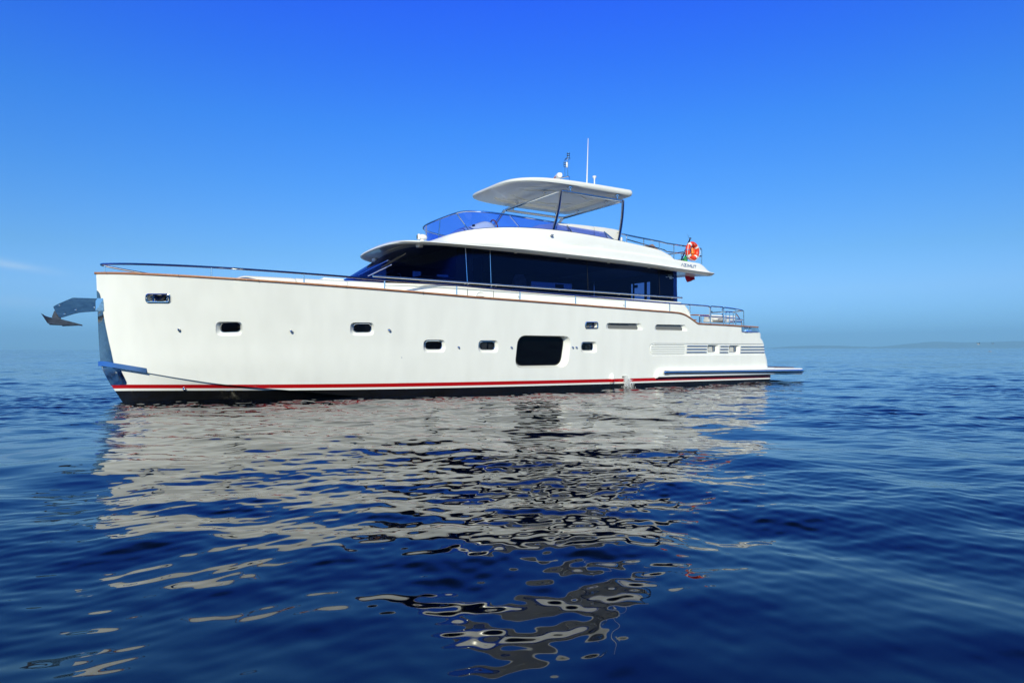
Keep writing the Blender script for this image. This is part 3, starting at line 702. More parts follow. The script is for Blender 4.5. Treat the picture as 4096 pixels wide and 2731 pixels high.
rows = [[Vector((p.x + .03, (p.y - .02) * sgn, p.z)) for p in (glass_b[k].lerp(glass_t[k], t) for t in (0, .5, 1))] for k, sgn in ((1, 1), (0, 0), (1, -1))]
b.loft(rows, False, False); b.build('centre_post', 'interior_dark', yacht)

# ---- saloon interior that shows through the glass
inn = empty('saloon_interior'); inn.parent = yacht
b = MB(); b.box((10.2, 0, 2.02), (9.6, 4.0, .04)); b.build('floor', 'interior_dark', inn)
b = MB(); b.box((11.0, 0, 3.70), (8.0, 3.6, .03)); b.build('ceiling_panel', 'interior_ceiling', inn)
b = MB(); yf = 1.93
for x0, x1, z0, z1 in ((6.9, 15.0, 2.05, 3.255), (6.9, 7.76, 3.26, 3.70), (8.05, 8.59, 3.26, 3.70), (9.0, 12.19, 3.26, 3.70), (13.25, 13.6, 3.26, 3.45), (13.99, 15.0, 3.26, 3.70), (7.76, 8.05, 3.565, 3.70), (8.59, 9.0, 3.515, 3.70), (12.19, 13.99, 3.49, 3.70)):
    b.box(((x0 + x1) / 2, yf, (z0 + z1) / 2), (x1 - x0, .03, z1 - z0))
b.build('far_panelling', 'interior_dark', inn)
b = MB()
for y0, y1, z0, z1 in ((-2.0, -.97, 2.05, 3.66), (-.04, 1.9, 2.05, 3.66), (-.97, -.04, 3.37, 3.66), (-.80, -.70, 2.05, 3.37), (-.20, -.14, 2.05, 3.37), (-.36, -.2, 3.22, 3.32)):
    if y0 == -2.0: b.box((15.03, -1.35, 2.86), (.03, .75, 1.6)); continue
    b.box((15.03, (y0 + y1) / 2, (z0 + z1) / 2), (.03, y1 - y0, z1 - z0))
b.build('aft_bulkhead', 'interior_dark', inn)
b = MB(); b.box((14.75, -1.93, 2.87), (.7, .02, 1.66)); b.build('window_panel', 'interior_dark', inn)  # dark panel added behind the aftmost port window so the glass stays dark
b = MB(); b.rbox((6.9, -.2, 2.75), (1.2, 3.2, .5), .1); b.build('dashboard', 'interior_dark', inn)
b = MB(); b.box((8.9, .5, 2.9), (.12, .12, 1.55)); b.box((8.45, -1.0, 2.9), (.05, .5, 1.55)); b.build('partition', 'interior_dark', inn)
b = MB(); b.tube(fillet([at(3, 560, 1010, -1.0), at(3, 590, 1010, -1.0), at(3, 618, 1085, -1.0)], .05, 5), .012, 6); b.build('reading_lamp', 'chrome', inn)
b = MB(); b.box((9.05, 1.2, 3.0), (.03, .5, 1.3)); b.build('pale_post', 'blind', inn)

# ---- flybridge moulding with its overhang
f_zl = pchip([5.5, 5.85, 7.3, 8.8, 10.48, 12.0, 13.7, 14.79, 16.35, 17], [3.725, 3.72, 3.697, 3.682, 3.663, 3.641, 3.60, 3.552, 3.497, 3.48])
f_lt = lambda x: f_zl(x) + lerp(.004, .085, min(1, max(0, (x - 5.85) / 3.2)))
f_cr = pchip([7, 7.6, 9, 10.7, 12.6, 14.1, 14.9, 15.8, 16.1, 16.4], [3.86, 3.90, 3.975, 4.0, 3.976, 3.927, 3.899, 3.862, 3.76, 3.63])
XA = 16.42
lv = []
def brow(W, xf, ztab, c, dz, xa=XA, r=.18, A=6.6, m=6, n=4.6): return half(xf, A, W, m, n, 0, c, 0, 0, xa, r, ztab=ztab, dz=dz)
lv.append(brow(1.95, 6.35, f_zl, .115, .075, XA - .5))
lv.append(brow(2.26, 5.98, f_zl, .115, .012, XA - .12))
lv.append(brow(2.37, 5.875, f_zl, .115, -.002, XA - .02))
lv.append(brow(2.44, 5.84, f_zl, .125, .008, XA + .02))
lv.append(brow(2.51, 5.85, lambda x: lerp(f_zl(x), f_lt(x), .5), .16, .01, XA + .035, m=6, n=5))
lv.append(brow(2.545, 5.905, f_lt, .22, -.012, XA + .03, n=5.3))
lv.append(brow(2.535, 5.93, f_lt, .22, .006, XA + .01, n=5.3))
lv.append(brow(2.505, 6.0, f_lt, .215, .018, XA - .09, n=5.2))
fz = lambda a: (lambda x: lerp(f_lt(x), f_cr(x), a))
lv.append(brow(2.492, 6.5, fz(.30), .15, .01, XA - .22, n=4.6))
lv.append(brow(2.485, 7.0, fz(.72), .08, 0, XA - .38, n=4.2))
lv.append(brow(2.478, 7.28, f_cr, .03, -.035, XA - .50, n=3.9, m=5))
lv.append(brow(2.465, 7.33, f_cr, .03, -.010, XA - .56, n=3.9, m=5))
lv.append(brow(2.44, 7.37, f_cr, .03, -.004, XA - .60, n=3.8, m=5))
# coaming
CO = dict(A=4.14, m=2.896, n=3.303)
f_ct0 = lambda x: 4.40 + .027 * (x - 7.641) - .01 * (x - 7.641) ** 2
f_ct = pchip([7.3, 7.64, 9, 10.5, 12.0, 13.2, 14.0, 14.3, 14.5, 14.62, 14.7], [f_ct0(7.3), f_ct0(7.64), f_ct0(9), f_ct0(10.5), f_ct0(12), f_ct0(13.2), f_ct0(14.0) - .0, 4.095, 4.02, 3.94, 3.90])
def coam(W, xf, ztab, c, dz, xa, r=.1): return half(xf, CO['A'], W, CO['m'], CO['n'], 0, c, 0, 0, xa, r, ztab=ztab, dz=dz)
f_cm = lambda a: (lambda x: lerp(f_cr(x), f_ct(x), a))
lv.append(coam(2.432, 7.50, f_cr, .0, .004, 14.72))
lv.append(coam(2.424, 7.53, f_cm(.4), -.05, .0, 14.66))
lv.append(coam(2.412, 7.58, f_cm(.85), -.10, .0, 14.60))
lv.append(coam(2.40, 7.62, f_ct, -.12, -.012, 14.55))
lv.append(coam(2.385, 7.645, f_ct, -.124, .0, 14.52))
lv.append(coam(2.25, 7.80, f_ct, -.124, .0, 14.40))
lv.append(coam(2.235, 7.82, f_ct, -.124, -.012, 14.38))
lv.append(coam(2.22, 7.84, lambda x: min(3.86, f_ct(x) - .02), 0, 0, 14.36))
fly = plate(lv).build('flybridge_moulding', 'gelcoat', yacht, 32)
# trim line on the coaming, soffit lamps, nav lights
for k, x, y, Y in ((5, 500, 550, -2.2), (5, 985, 606, -2.2), (5, 1460, 658, -2.2), (3, 1950, 775, -2.2)):
    p = at(k, x, y, Y); b = MB(); b.lathe(Vector((p.x, Y, f_zl(p.x) + .012)), [(.04, .03), (.042, -.004), (.034, -.009), (.0, -.009)], None, 14); b.build('soffit_lamp', 'lens', yacht)
for p in (at('A', 1755, 192, -1.55), at('A', 715, 528, 1.0)):
    b = MB(); b.lathe(Vector((p.x, p.y, p.z)), [(.085, .05), (.095, -.02), (.08, -.045), (.0, -.05)], None, 18); b.build('deck_lamp', 'lens', yacht)
p = at('C', 1208, 420, -2.425); b = MB(); b.rbox(p, (.10, .045, .028), .012); nl = b.build('side_light', 'plastic_white', yacht); b = MB(); b.rbox(p + Vector((.01, -.006, -.022)), (.085, .05, .016), .006); b.build('lens_strip', 'chrome', nl)
# searchlight on the brow
p = at('B', 195, 900, -.9); sl = MB(); sl.lathe(p + Vector((0, 0, -.16)), [(.07, 0), (.065, .12), (.055, .16)], None, 16); hdM = Matrix.Rotation(R(-12), 3, 'Z')
sl.ell(p + Vector((0.02, 0, .075)), (.125, .09, .08), hdM, 18, 10); lamp = sl.build('searchlight', 'plastic_white', yacht)
b = MB(); b.rbox(p + Vector((-.085, .01, .075)), (.08, .15, .15), .03, hdM); b.build('lamp_head', 'plastic_white', lamp); b = MB(); b.rbox(p + Vector((-.124, .02, .075)), (.02, .11, .10), .008, hdM); b.build('lamp_glass', 'pane_black', lamp)

# ---- chrome letters on the aft wing of the deck and the number on the glass
def face_pt(x, z): t = (z - f_lt(x)) / (f_cr(x) - f_lt(x)); return Vector((x, -(lerp(2.512, 2.476, min(1, max(0, t))) + .006), z))
GL = {'A': [[(0, 0), (.5, 1), (1, 0)]], 'Z': [[(0, 1), (1, 1), (0, 0), (1, 0)]], 'I': [[(.5, 0), (.5, 1)]], 'M': [[(0, 0), (0, 1), (.5, .25), (1, 1), (1, 0)]],
      'U': [[(0, 1), (0, 0), (1, 0), (1, 1)]], 'T': [[(0, 1), (1, 1)], [(.5, 1), (.5, 0)]]}
x = 14.845
for ch, w in zip('AZIMUT', (.105, .085, .02, .115, .09, .09)):
    b = MB()
    for st in GL[ch]:
        pts = [(x + a * w, 3.722 + .075 * c_ - (x - 14.84) * .033) for a, c_ in st]
        for (xa, za), (xb, zb) in zip(pts[:-1], pts[1:]):
            d = Vector((xb - xa, 0, zb - za)); nrm = Vector((-d.z, 0, d.x)).normalized() * .0065
            e = d.normalized() * .006; A_, B_ = Vector((xa, 0, za)) - e, Vector((xb, 0, zb)) + e
            q = [A_ + nrm, B_ + nrm, B_ - nrm, A_ - nrm]; b.prism([face_pt(v.x, v.z) for v in q], (0, -.008, 0))
    b.build('letter', 'chrome', yacht, 20); x += w + .034
def strokes(lines, t, name, mat, yy=-2.075):
    b = MB()
    for (k, xa, ya), (_, xb, yb) in lines:
        A_, B_ = at(k, xa, ya, yy), at(k, xb, yb, yy); d = (B_ - A_); nrm = Vector((-d.z, 0, d.x)).normalized() * t
        b.prism([A_ + nrm, B_ + nrm, B_ - nrm, A_ - nrm], (0, -.004, 0))
    return b.build(name, mat, yacht, 20)
gy = -2.085
strokes([(('I', 95, 1340), ('I', 215, 1350)), ], .014, 'glass_emblem', 'pane_grey', gy)
strokes([(('I', 98, 1382), ('I', 150, 1384)), (('I', 150, 1384), ('I', 152, 1448)), (('I', 165, 1388), ('I', 216, 1390)), (('I', 166, 1388), ('I', 164, 1445)), (('I', 164, 1445), ('I', 216, 1448)), (('I', 216, 1448), ('I', 216, 1418)), (('I', 216, 1418), ('I', 166, 1416)),
         (('I', 30, 1398), ('I', 82, 1401)), (('I', 225, 1416), ('I', 282, 1420))], .007, 'glass_emblem', 'plastic_white', gy)

# ---- flybridge screen, rail and guard rails
RL = dict(A=5.277, m=6, n=6)
def railh(dz=0, dW=0, dx=0): return half(7.776 + dx, 5.277, 1.999 + dW, 6, 6, 4.804 + dz, .06, -.053, .003, 13.3, .02, nf=80)
rl = railh(); 
f_ry = pchip([9, 12.3, 12.8, 14.1, 15.3, 16.0], [2.0, 2.02, 2.06, 2.14, 2.20, 2.22])
def rail_pt(k, x, y, Y): return at(k, x, y, Y)
front = [p for p in rl if p.x <= 12.2 and p.y > 0.0 or p is rl[0]]
front = [p for p in front if p.x <= 12.2]
tail = [at(5, 1060, 236, -2.03), at(5, 1300, 286, -2.10), at(5, 1600, 345, -2.17), at(5, 1662, 362, -2.18), at(5, 1890, 396, -2.2), at(5, 2070, 424, -2.2)]
port_path = [Vector((p.x, -p.y, p.z)) for p in front] + tail
xr = tail[-1].x + .06; zr = tail[-1].z - .004
port_path += fillet([tail[-1], Vector((xr, -2.16, zr)), Vector((xr + .01, -1.9, zr))], .12, 5)[1:]
full = [Vector((p.x, -p.y, p.z)) for p in port_path[::-1]][:-1] + port_path
b = MB(); b.tube(full, .024, 10, closed=True); frail = b.build('flybridge_rail', 'chrome', yacht)
mid = [at(5, 1205, 318, -2.10), at(5, 1640, 441, -2.17), at(5, 1665, 460, -2.18), at(5, 1890, 488, -2.2), at(5, 2075, 513, -2.2)]
mid += fillet([mid[-1], Vector((xr, -2.16, mid[-1].z)), Vector((xr + .01, -1.9, mid[-1].z))], .12, 5)[1:]
fullm = mid + [Vector((p.x, -p.y, p.z)) for p in mid[::-1]]
b = MB(); b.tube(fullm, .017, 8); b.build('mid_bar', 'chrome', frail)
for side in (1, -1):
    for xx, yt, yb, Y in ((1197, 272, 352, -2.09), (1398, 312, 400, -2.12), (1581, 346, 456, -2.165), (1752, 382, 546, -2.19), (2080, 435, 602, -2.19)):
        p = at(5, xx, yt, Y); q = at(5, xx, yb + 8, Y); b = MB(); b.tube([(p.x, side * p.y, q.z), (p.x, side * p.y, p.z)], .0185, 8); b.build('stanchion', 'chrome', frail)
for y in (-1.3, 0, 1.3):
    b = MB(); b.tube([(xr + .01, y, 3.85), (xr + .01, y, zr)], .0185, 8); b.build('stanchion', 'chrome', frail)

def scr_b(x_):                                        # foot of the screen on the coaming
    return coam(2.33, 7.72, f_ct, -.124, .004, 14.4)
foot = half(7.72, 4.14, 2.33, 2.896, 3.303, 0, -.124, 0, 0, 13.3, .02, ztab=f_ct, dz=.004, nf=80)
def interp_h(h, t):                                   # resample a half outline by a common parameter
    k = min(len(h) - 2, int(t * (len(h) - 1))); f = t * (len(h) - 1) - k; return h[k].lerp(h[k + 1], f)
def by_len(h, xmax):
    q = [p for p in h if p.x <= xmax]; L_ = [0]
    for a, b_ in zip(q[:-1], q[1:]): L_.append(L_[-1] + (b_ - a).length)
    return q, [l / L_[-1] for l in L_]
hf, lf = by_len(foot, 12.75); ht, ltop = by_len([p for p in rl if p.x <= 12.2] + [Vector((p.x, -p.y, p.z)) for p in tail[:2]], 12.55)
def samp(h, l, t):
    k = 0
    while k < len(l) - 2 and l[k + 1] < t: k += 1
    f = (t - l[k]) / max(1e-9, l[k + 1] - l[k]); return h[k].lerp(h[k + 1], min(1, f))
def project(p):
    r_ = p - CAM; D_ = r_.x * math.sin(TH) + r_.y * math.cos(TH); X_ = r_.x * math.cos(TH) - r_.y * math.sin(TH); u = 2048 + FPX * X_ / D_
    return u, 1398.7 - 7 / 3940 * u - FPX * r_.z / D_
def t_near(h_, l_, k, x, y):                          # parameter of the curve point seen nearest to a spot
    s_, ox, oy = ZM[k]; U, V = ox + x / s_, oy + y / s_; best = (9e9, 0)
    for q in range(401):
        p = samp(h_, l_, q / 400); u, v = project(Vector((p.x, -p.y, p.z))); best = min(best, (abs(u - U) + .2 * abs(v - V), q / 400))
    return best[1]
TB = [0] + [t_near(hf, lf, *q) for q in (('B', 655, 855), ('B', 1490, 625), ('C', 712, 322), ('C', 1522, 395), ('C', 2180, 490))]
TT = [0] + [t_near(ht, ltop, *q) for q in (('B', 365, 505), ('B', 1145, 205), ('C', 545, 125), ('C', 1430, 275), ('C', 2060, 378))]
for side in (1, -1):
    for i in range(5):
        b = MB(); rows = []
        for k in range(15):
            a, c_ = samp(hf, lf, lerp(TB[i], TB[i + 1], k / 14)), samp(ht, ltop, lerp(TT[i], TT[i + 1], k / 14))
            rows.append([Vector((p.x, -side * p.y, p.z)) for p in (a.lerp(c_, j / 4) for j in range(5))])
        b.loft(rows, False, False); b.build('screen_pane', 'blue_acrylic', frail)
        a, c_ = samp(hf, lf, TB[i + 1]), samp(ht, ltop, TT[i + 1]); b = MB(); b.tube([Vector((p.x, -side * p.y, p.z)) for p in (a, c_)], .016 if i < 2 else .02, 8); b.build('screen_strut', 'chrome' if i < 2 else 'steel_plate', frail)
b = MB(); pth = [Vector((p.x, -p.y, p.z + .008)) for p in hf]; b.tube([Vector((p.x, -p.y, p.z)) for p in pth[::-1]][:-1] + pth, .014, 8); b.build('screen_gasket', 'navy_metal', frail)

# ---- hard top on its tubular frame
f_hth = pchip([9.2, 9.6, 10.5, 12.3, 13.7], [.075, .10, .14, .165, .17])   # thickness of the edge
def htl(W, xf, a, dz=0.0, c=-.028, xa=13.62, r=.16): return half(xf, 3.73, W, 4.469, 4.347, 0, c, 0, 0, xa, r, ztab=lambda x: 5.898 + f_hth(x) * a, dz=dz)
hl = [htl(1.27, 9.96, 0, .055, xa=13.19), htl(1.30, 9.92, 0, .002, xa=13.24), htl(1.62, 9.40, 0, -.004, xa=13.55), htl(1.665, 9.345, .03, .0, xa=13.60), htl(1.693, 9.31, .2, .0, xa=13.63), htl(1.705, 9.298, .5, .0, xa=13.645), htl(1.705, 9.298, .8, 0, xa=13.64), htl(1.69, 9.315, 1, 0, xa=13.62), htl(1.655, 9.355, 1, .014, xa=13.58), htl(1.5, 9.6, 1, .04, .01, xa=13.4), htl(.8, 10.4, 1, .075, .02, xa=12.8)]
top = plate(hl).build('hardtop', 'gelcoat', yacht, 32)
b = MB(); hp = ring(half(10.05, 2.6, 1.18, 3, 3, 5.945, 0, 0, 0, 13.05, .1)); b.tube(hp, .014, 6, closed=True); b.build('liner_panel', 'gelcoat', top)
for sy in (1, -1):
    b = MB(); b.tube(fillet([(10.4, sy * .35, 5.94), (11.2, sy * .75, 5.94), (12.2, sy * .75, 5.94), (12.8, sy * .4, 5.94)], .15, 5), .012, 6); b.build('liner_rib', 'gelcoat', top)
    for xx in (10.4, 11.5, 12.6): b = MB(); b.lathe((xx, sy * 1.02, 5.925), [(.035, .03), (.035, 0), (.025, -.004), (0, -.004)], None, 12); b.build('downlight', 'lens', top)
PF, PA = Vector((10.9, -1.557, 5.745)), Vector((13.30, -1.557, 5.735)); FR = []
fr_path = fillet([PF, PA, Vector((PA.x, 1.557, PA.z)), Vector((PF.x, 1.557, PF.z))], .12, 5, True)
b = MB(); b.tube(fr_path, .042, 12, closed=True); frame = b.build('hardtop_frame', 'chrome', yacht)
for side in (1, -1):
    for A_, B_, mid_ in ((PF, at(4, 1058, 1245, -2.26), .0), (PA, at(4, 1828, 1350, -2.26), 0)):
        A2, B2 = Vector((A_.x, side * A_.y, A_.z)), Vector((B_.x, side * B_.y, B_.z - .1)); M_ = A2.lerp(B2, .5) + Vector((.045, side * -.06, .0))
        pth = [A2.lerp(M_, t) * (1 - t) + M_.lerp(B2, t) * t for t in np.linspace(0, 1, 12)]
        b = MB(); b.tube(pth, .045, 12); b.build('leg', 'chrome', frame)
for a, c_, t in ((PF, 1, .27), (PF, 1, .76), (PA, 1, .26), (PA, 1, .74)):
    p = Vector((a.x, lerp(-1.557, 1.557, t), a.z)); b = MB(); b.tube([p, p + Vector((0, 0, .19))], .028, 10); b.lathe(p + Vector((0, 0, .10)), [(.03, 0), (.07, .012), (.07, .03), (.03, .035)], None, 14); b.build('post', 'chrome', frame)
for side in (1, -1):
    for t in (.14, .90):
        p = PF.lerp(PA, t); p.y *= side; b = MB(); b.tube([p, p + Vector((0, 0, .19))], .028, 10); b.lathe(p + Vector((0, 0, .11)), [(.03, 0), (.085, .012), (.085, .03), (.03, .035)], None, 14); b.build('post', 'chrome', frame)

# ---- on the roof: open-array radar, light mast, whip and mushroom aerials
ra = empty('radar'); ra.parent = yacht
e0, e1 = Vector((11.80, -.30, 6.62)), Vector((12.28, .86, 6.62))
dv = (e1 - e0).normalized(); M = Matrix((dv, Vector((0, 0, 1)).cross(dv), Vector((0, 0, 1)))).transposed()
b = MB(); L_ = (e1 - e0).length; rr = []
for t in (0, .02, .5, .98, 1):
    k = .90 if t in (0, 1) else 1; rr.append(fillet([e0 + M @ Vector((L_ * t, yy * k, zz * k)) for yy, zz in ((-.085, -.075), (.085, -.075), (.085, .075), (-.085, .075))], .065, 5, True))
b.loft(rr); b.build('scanner_bar', 'plastic_white', ra)
b = MB(); mp = (e0 + e1) / 2; b.lathe(Vector((mp.x, mp.y, 6.08)), [(.17, 0), (.16, .25), (.12, .36), (.07, .40), (.07, .47)], None, 18); b.build('pedestal', 'plastic_white', ra)
fc = bpy.data.curves.new('txt', 'FONT'); fc.body = 'Raymarine'; fc.size = .135; fc.extrude = .002; fo = bpy.data.objects.new('txt', fc); COL.objects.link(fo)
dg = bpy.context.evaluated_depsgraph_get(); tm = bpy.data.meshes.new_from_object(fo.evaluated_get(dg), depsgraph=dg); bpy.data.objects.remove(fo)
yax = Vector((0, 0, 1)); sidev = M @ Vector((0, 1, 0)); sgn = -1 if (sidev.x > 0) else 1; nrm = sidev * sgn
xax = yax.cross(nrm); T = Matrix((xax, yax, nrm)).transposed()
org = e0 + nrm * .0875 + Vector((0, 0, -.045)) + (dv * .78 if xax.dot(dv) < 0 else dv * .10)
tm.transform(Matrix.Translation(org) @ T.to_4x4()); link('lettering', tm, 'logo_red', ra, None)
ms = empty('light_mast'); ms.parent = yacht
q = {k: at('H', *v, -.1) for k, v in dict(a=(1050, 320), b=(1125, 285), c=(1140, 205), d=(1050, 785), e=(1127, 745), f=(1010, 835), g=(1162, 850), h=(1050, 445), i=(1162, 752)).items()}
b = MB(); b.tube(fillet([q['d'], q['a'], Vector((q['b'].x + .03, -.1, q['b'].z + .035))], .07, 5), .019, 8); b.tube([q['e'], q['b']], .019, 8); b.build('upright', 'chrome', ms)
b = MB(); b.tube(fillet([Vector((q['f'].x - .05, .35, 6.15)), Vector((q['f'].x - .0, .35, q['d'].z + .03)), Vector((q['i'].x, -.1, q['i'].z + .0)), Vector((q['g'].x, -.12, 6.15))], .07, 6), .02, 8); b.build('base_hoop', 'chrome', ms)
for p, s in ((q['c'], 1.0), (q['h'], .9)):
    b = MB(); b.lathe(p + Vector((0, 0, -.08 * s)), [(.05 * s, 0), (.05 * s, .035), (.04 * s, .04), (.04 * s, .07), (.05 * s, .075), (.05 * s, .10), (.04 * s, .105), (.04 * s, .13), (.05 * s, .135), (.05 * s, .16), (.02, .17)], None, 14); lb = b.build('navigation_lamp', 'chrome', ms)
    b = MB()
    for z0 in (.04, .105): b.lathe(p + Vector((0, 0, (-.08 + z0) * s)), [(.046 * s, .002), (.046 * s, .026)], None, 14)
    b.build('lens_band', 'black', lb)
b = MB(); b.rbox(at('H', 1097, 455, -.1), (.075, .06, .17), .02); b.build('junction_box', 'plastic_white', ms)
b = MB(); b.tube(fillet([at('H', 1140, 270, -.1), at('H', 1185, 270, -.1), at('H', 1180, 310, -.1), at('H', 1140, 315, -.1)], .03, 4), .008, 6); b.build('cable', 'black', ms)
p = at('H', 1625, 890, -.8); p2 = at(4, 1482, 158, -.8); b = MB(); b.tube([Vector((p.x - .01, -.8, 6.1)), p, p2], [.026, .022, .008], 8); b.build('whip_aerial', 'plastic_white', yacht)
p = at('H', 1822, 790, -.8); b = MB(); b.lathe(Vector((p.x, p.y, 6.1)), [(.022, 0), (.02, p.z - 6.1 - .07), (.03, p.z - 6.1 - .03), (.062, p.z - 6.1 + .02), (.064, p.z - 6.1 + .04), (.04, p.z - 6.1 + .055), (.0, p.z - 6.1 + .06)], None, 16); b.build('mushroom_aerial', 'plastic_white', yacht)

# ---- handrail along the deckhouse, wipers
pts = [at(3, 270, 1042, -2.2), at(3, 800, 1066, -2.2), at(3, 1370, 1096, -2.2), at(3, 2352, 1178, -2.2), at(5, 700, 905, -2.2), at(5, 1800, 999, -2.2), at(5, 1848, 1003, -2.2)]
pts = [Vector((p.x, -2.2, 2.853 - (p.x - 5) * .0092)) for p in pts]
for side in (1, -1):
    b = MB(); b.tube([Vector((p.x, p.y * side, p.z)) for p in pts], .026, 12); hr = b.build('handrail', 'chrome', yacht)
    for x in (7.42, 7.52, 8.2, 8.34, 10.4, 12.6, 14.8):
        b = MB(); z = 2.853 - (x - 5) * .0092; b.tube([(x, -2.2 * side, z - .01), (x, -2.085 * side, z - .05)], .012, 6); b.build('bracket', 'chrome', hr)
def on_glass(k, x, y):                                # port half of the front screen
    def f(xx, zz):
        t = (zz - 2.78) / 1.02; xf = lerp(4.74, 6.33, t); W = lerp(2.10, 2.04, t); s = min(1, max(0, (xx - xf) / lerp(3.4, 2.0, t))); return W * (1 - (1 - s) ** 2.6) ** (1 / lerp(2.6, 3, t))
    return on(k, x, y, f)
for arm, blade in ((((('A', 320, 930)), ('A', 1030, 595)), (('A', 1440, 415), ('A', 720, 860))), ((('A', 545, 945), ('A', 1110, 700)), None)):
    A_, B_ = on_glass(*arm[0]), on_glass(*arm[1]); off = Vector((-.03, -.05, .06))
    b = MB(); b.tube([A_ + off * .6, B_ + off], .014, 8); wp = b.build('wiper', 'chrome' , yacht)
    if blade:
        C_, D_ = on_glass(*blade[0]), on_glass(*blade[1])
        b = MB(); b.tube([C_ + off * .6, D_ + off * .6], .012, 6); b.tube([C_.lerp(D_, .2) + off, C_.lerp(D_, .8) + off], .008, 6); b.tube([B_ + off, C_.lerp(D_, .5) + off], .008, 6); b.build('blade', 'rubber', wp)
for (a, c_, e_) in ((('A', 140, 915), ('A', 350, 810), ('A', 590, 690)),):
    A_, B_, C_ = at(*a, .9), at(*c_, .9), at(*e_, .9); b = MB(); b.tube([A_, B_], .012, 6); b.tube([A_ + Vector((.1, 0, 0)), B_ + Vector((.04, 0, 0))], .008, 6); wp = b.build('wiper', 'rubber', yacht); b = MB(); b.tube([A_ + Vector((.3, .0, -.02)), B_, C_], .011, 6); b.build('blade', 'rubber', wp)

# ---- anchor roller arm on the stem
b = MB()
arm_px = [(562, 520), (720, 435), (1190, 240), (1960, 265), (1965, 655), (1360, 695), (835, 855), (755, 855), (645, 680)]
for y in (-.115, .095):
    pl = fillet([at('D', *q_, -.1) for q_ in arm_px], [.03, .05, .03, 0, 0, .1, .03, .04, .05], 4, True); pl = [Vector((p.x, y + (2.25 - p.z) * .10 * (1 if y < 0 else -1), p.z)) for p in pl]; b.prism(pl, (0, .02, 0))
arm = b.build('anchor_arm', 'steel_plate', yacht, 30)
b = MB(); tp = [at('D', *q_, -.1) for q_ in ((720, 435), (1190, 243), (1990, 268))]; b.loft([[Vector((p.x, y, p.z + dz)) for y, dz in ((-.1, -.03), (.1, -.03), (.1, -.012), (-.1, -.012))] for p in tp]); b.build('arm_deck', 'steel_plate', arm)
for q_ in ((750, 485), (1265, 622), (1845, 545), (918, 748)):
    p = at('D', *q_, -.125); b = MB(); b.lathe(p, [(.019, 0), (.019, .006), (.012, .012), (.003, .013)], Matrix.Rotation(R(90), 3, 'X'), 10); b.build('bolt', 'chrome', arm)
b = MB(); b.tube([at('D', 760, 760, 0) + Vector((0, -.055, 0)), at('D', 760, 760, 0) + Vector((0, .055, 0))], .05, 14); b.build('bow_roller', 'rubber', arm)
b = MB(); ps = [at('D', *q_, -.06) for q_ in ((1955, 262), (1955, 655))]
for side in (1, -1): b.prism([Vector((ps[0].x - .03, side * .105, ps[0].z)), Vector((ps[0].x + .12, side * .15, ps[0].z)), Vector((ps[1].x + .12, side * .15, ps[1].z)), Vector((ps[1].x - .03, side * .125, ps[1].z))], (0, -side * .09, 0))
b.build('arm_bracket', 'steel_plate', arm)
# ================================================================== things carried by the yacht
def thing(name, loc, label, cat, group=None): return tag(empty(name, loc), label, cat, group)
# anchor hanging under the roller
an = thing('anchor', at('D', 800, 850, 0), 'dull grey plough anchor hanging from the steel arm at the bow', 'anchor')
D = lambda x, y, Y=0: at('D', x, y, 0) + Vector((0, Y, 0))
b = MB()
tipa, heel, topl = D(1490, 1108), D(425, 1050), D(235, 742)
ridge0, ridge1 = D(560, 852), D(815, 925)
for side in (-1, 1):
    outer = [D(228, 760, side * .24), D(420, 1055, side * .20), D(860, 1108, side * .16), D(1490, 1108, 0)]
    inner = [D(400, 860, side * .03), D(590, 900, side * .02), D(815, 930, side * .015), D(1490, 1108, 0)]
    rows = [[inner[i], inner[i].lerp(outer[i], .5) + Vector((0, 0, -.012)), outer[i]] for i in range(4)]
    rows = [[p.lerp(q, t) for p, q in zip(rows[i], rows[i + 1])] for i in range(3) for t in (0, .25, .5, .75)] + [rows[3]]
    th = Vector((0, 0, .014)); b.loft([[p for p in r] + [p + th for p in r[::-1]] for r in rows])
b.build('fluke', 'steel_dull', an, 30)
b = MB(); b.prism([D(530, 850, -.012), D(600, 660, -.012), D(650, 640, -.012), D(820, 860, -.012), D(812, 930, -.012), D(590, 900, -.012)], (0, .024, 0)); b.build('shank', 'steel_dull', an)
b = MB(); b.prism([D(850, 1110, -.05), D(1490, 1106, -.0), D(860, 1135, -.04)], (0, .07, 0)); b.prism([D(440, 1070, -.05), D(840, 1100, -.05), D(840, 1108, -.05), D(460, 1092, -.05)], (0, .1, 0)); b.build('ballast', 'black', an)

# lifebuoy on the flybridge rail
lc = at('I', 863, 588, -2.36)
lb = thing('lifebuoy', lc, 'orange ring lifebuoy with white bands hung on the upper deck rail', 'lifebuoy')
M = Matrix.Rotation(R(4), 3, 'Z') @ Matrix.Rotation(R(90), 3, 'X')
b = MB(); b.torus(lc, .232, .073, M, 48, 16); ringo = b.build('ring', 'buoy_orange', lb)
for a in (38, 128, 218, 308):
    b = MB(); b.torus(lc, .232, .0745, M, 5, 16, a - 8, a + 8); b.build('band', 'tape_white', ringo)
b = MB(); pts = []
for k in range(49):
    a = 360 * k / 48; sag = .5 - .5 * math.cos(R(4 * (a - 38))); rr_ = .307 - .10 * sag * (1 if 50 < a < 130 else .0) ; pts.append(lc + M @ Vector((rr_ * math.cos(R(a)), rr_ * math.sin(R(a)), .03 + .035 * sag)))
b.tube(pts, .008, 6, closed=True); b.build('grab_line', 'tape_white', lb)
b = MB(); b.torus(lc, .232, .076, M, 3, 14, 172, 178); b.build('strap', 'steel_plate', lb)
I = lambda x, y, Y=-2.33: at('I', x, y, Y)
bc = thing('rescue_light', I(870, 600), 'small orange rescue light hanging inside the lifebuoy ring', 'light')
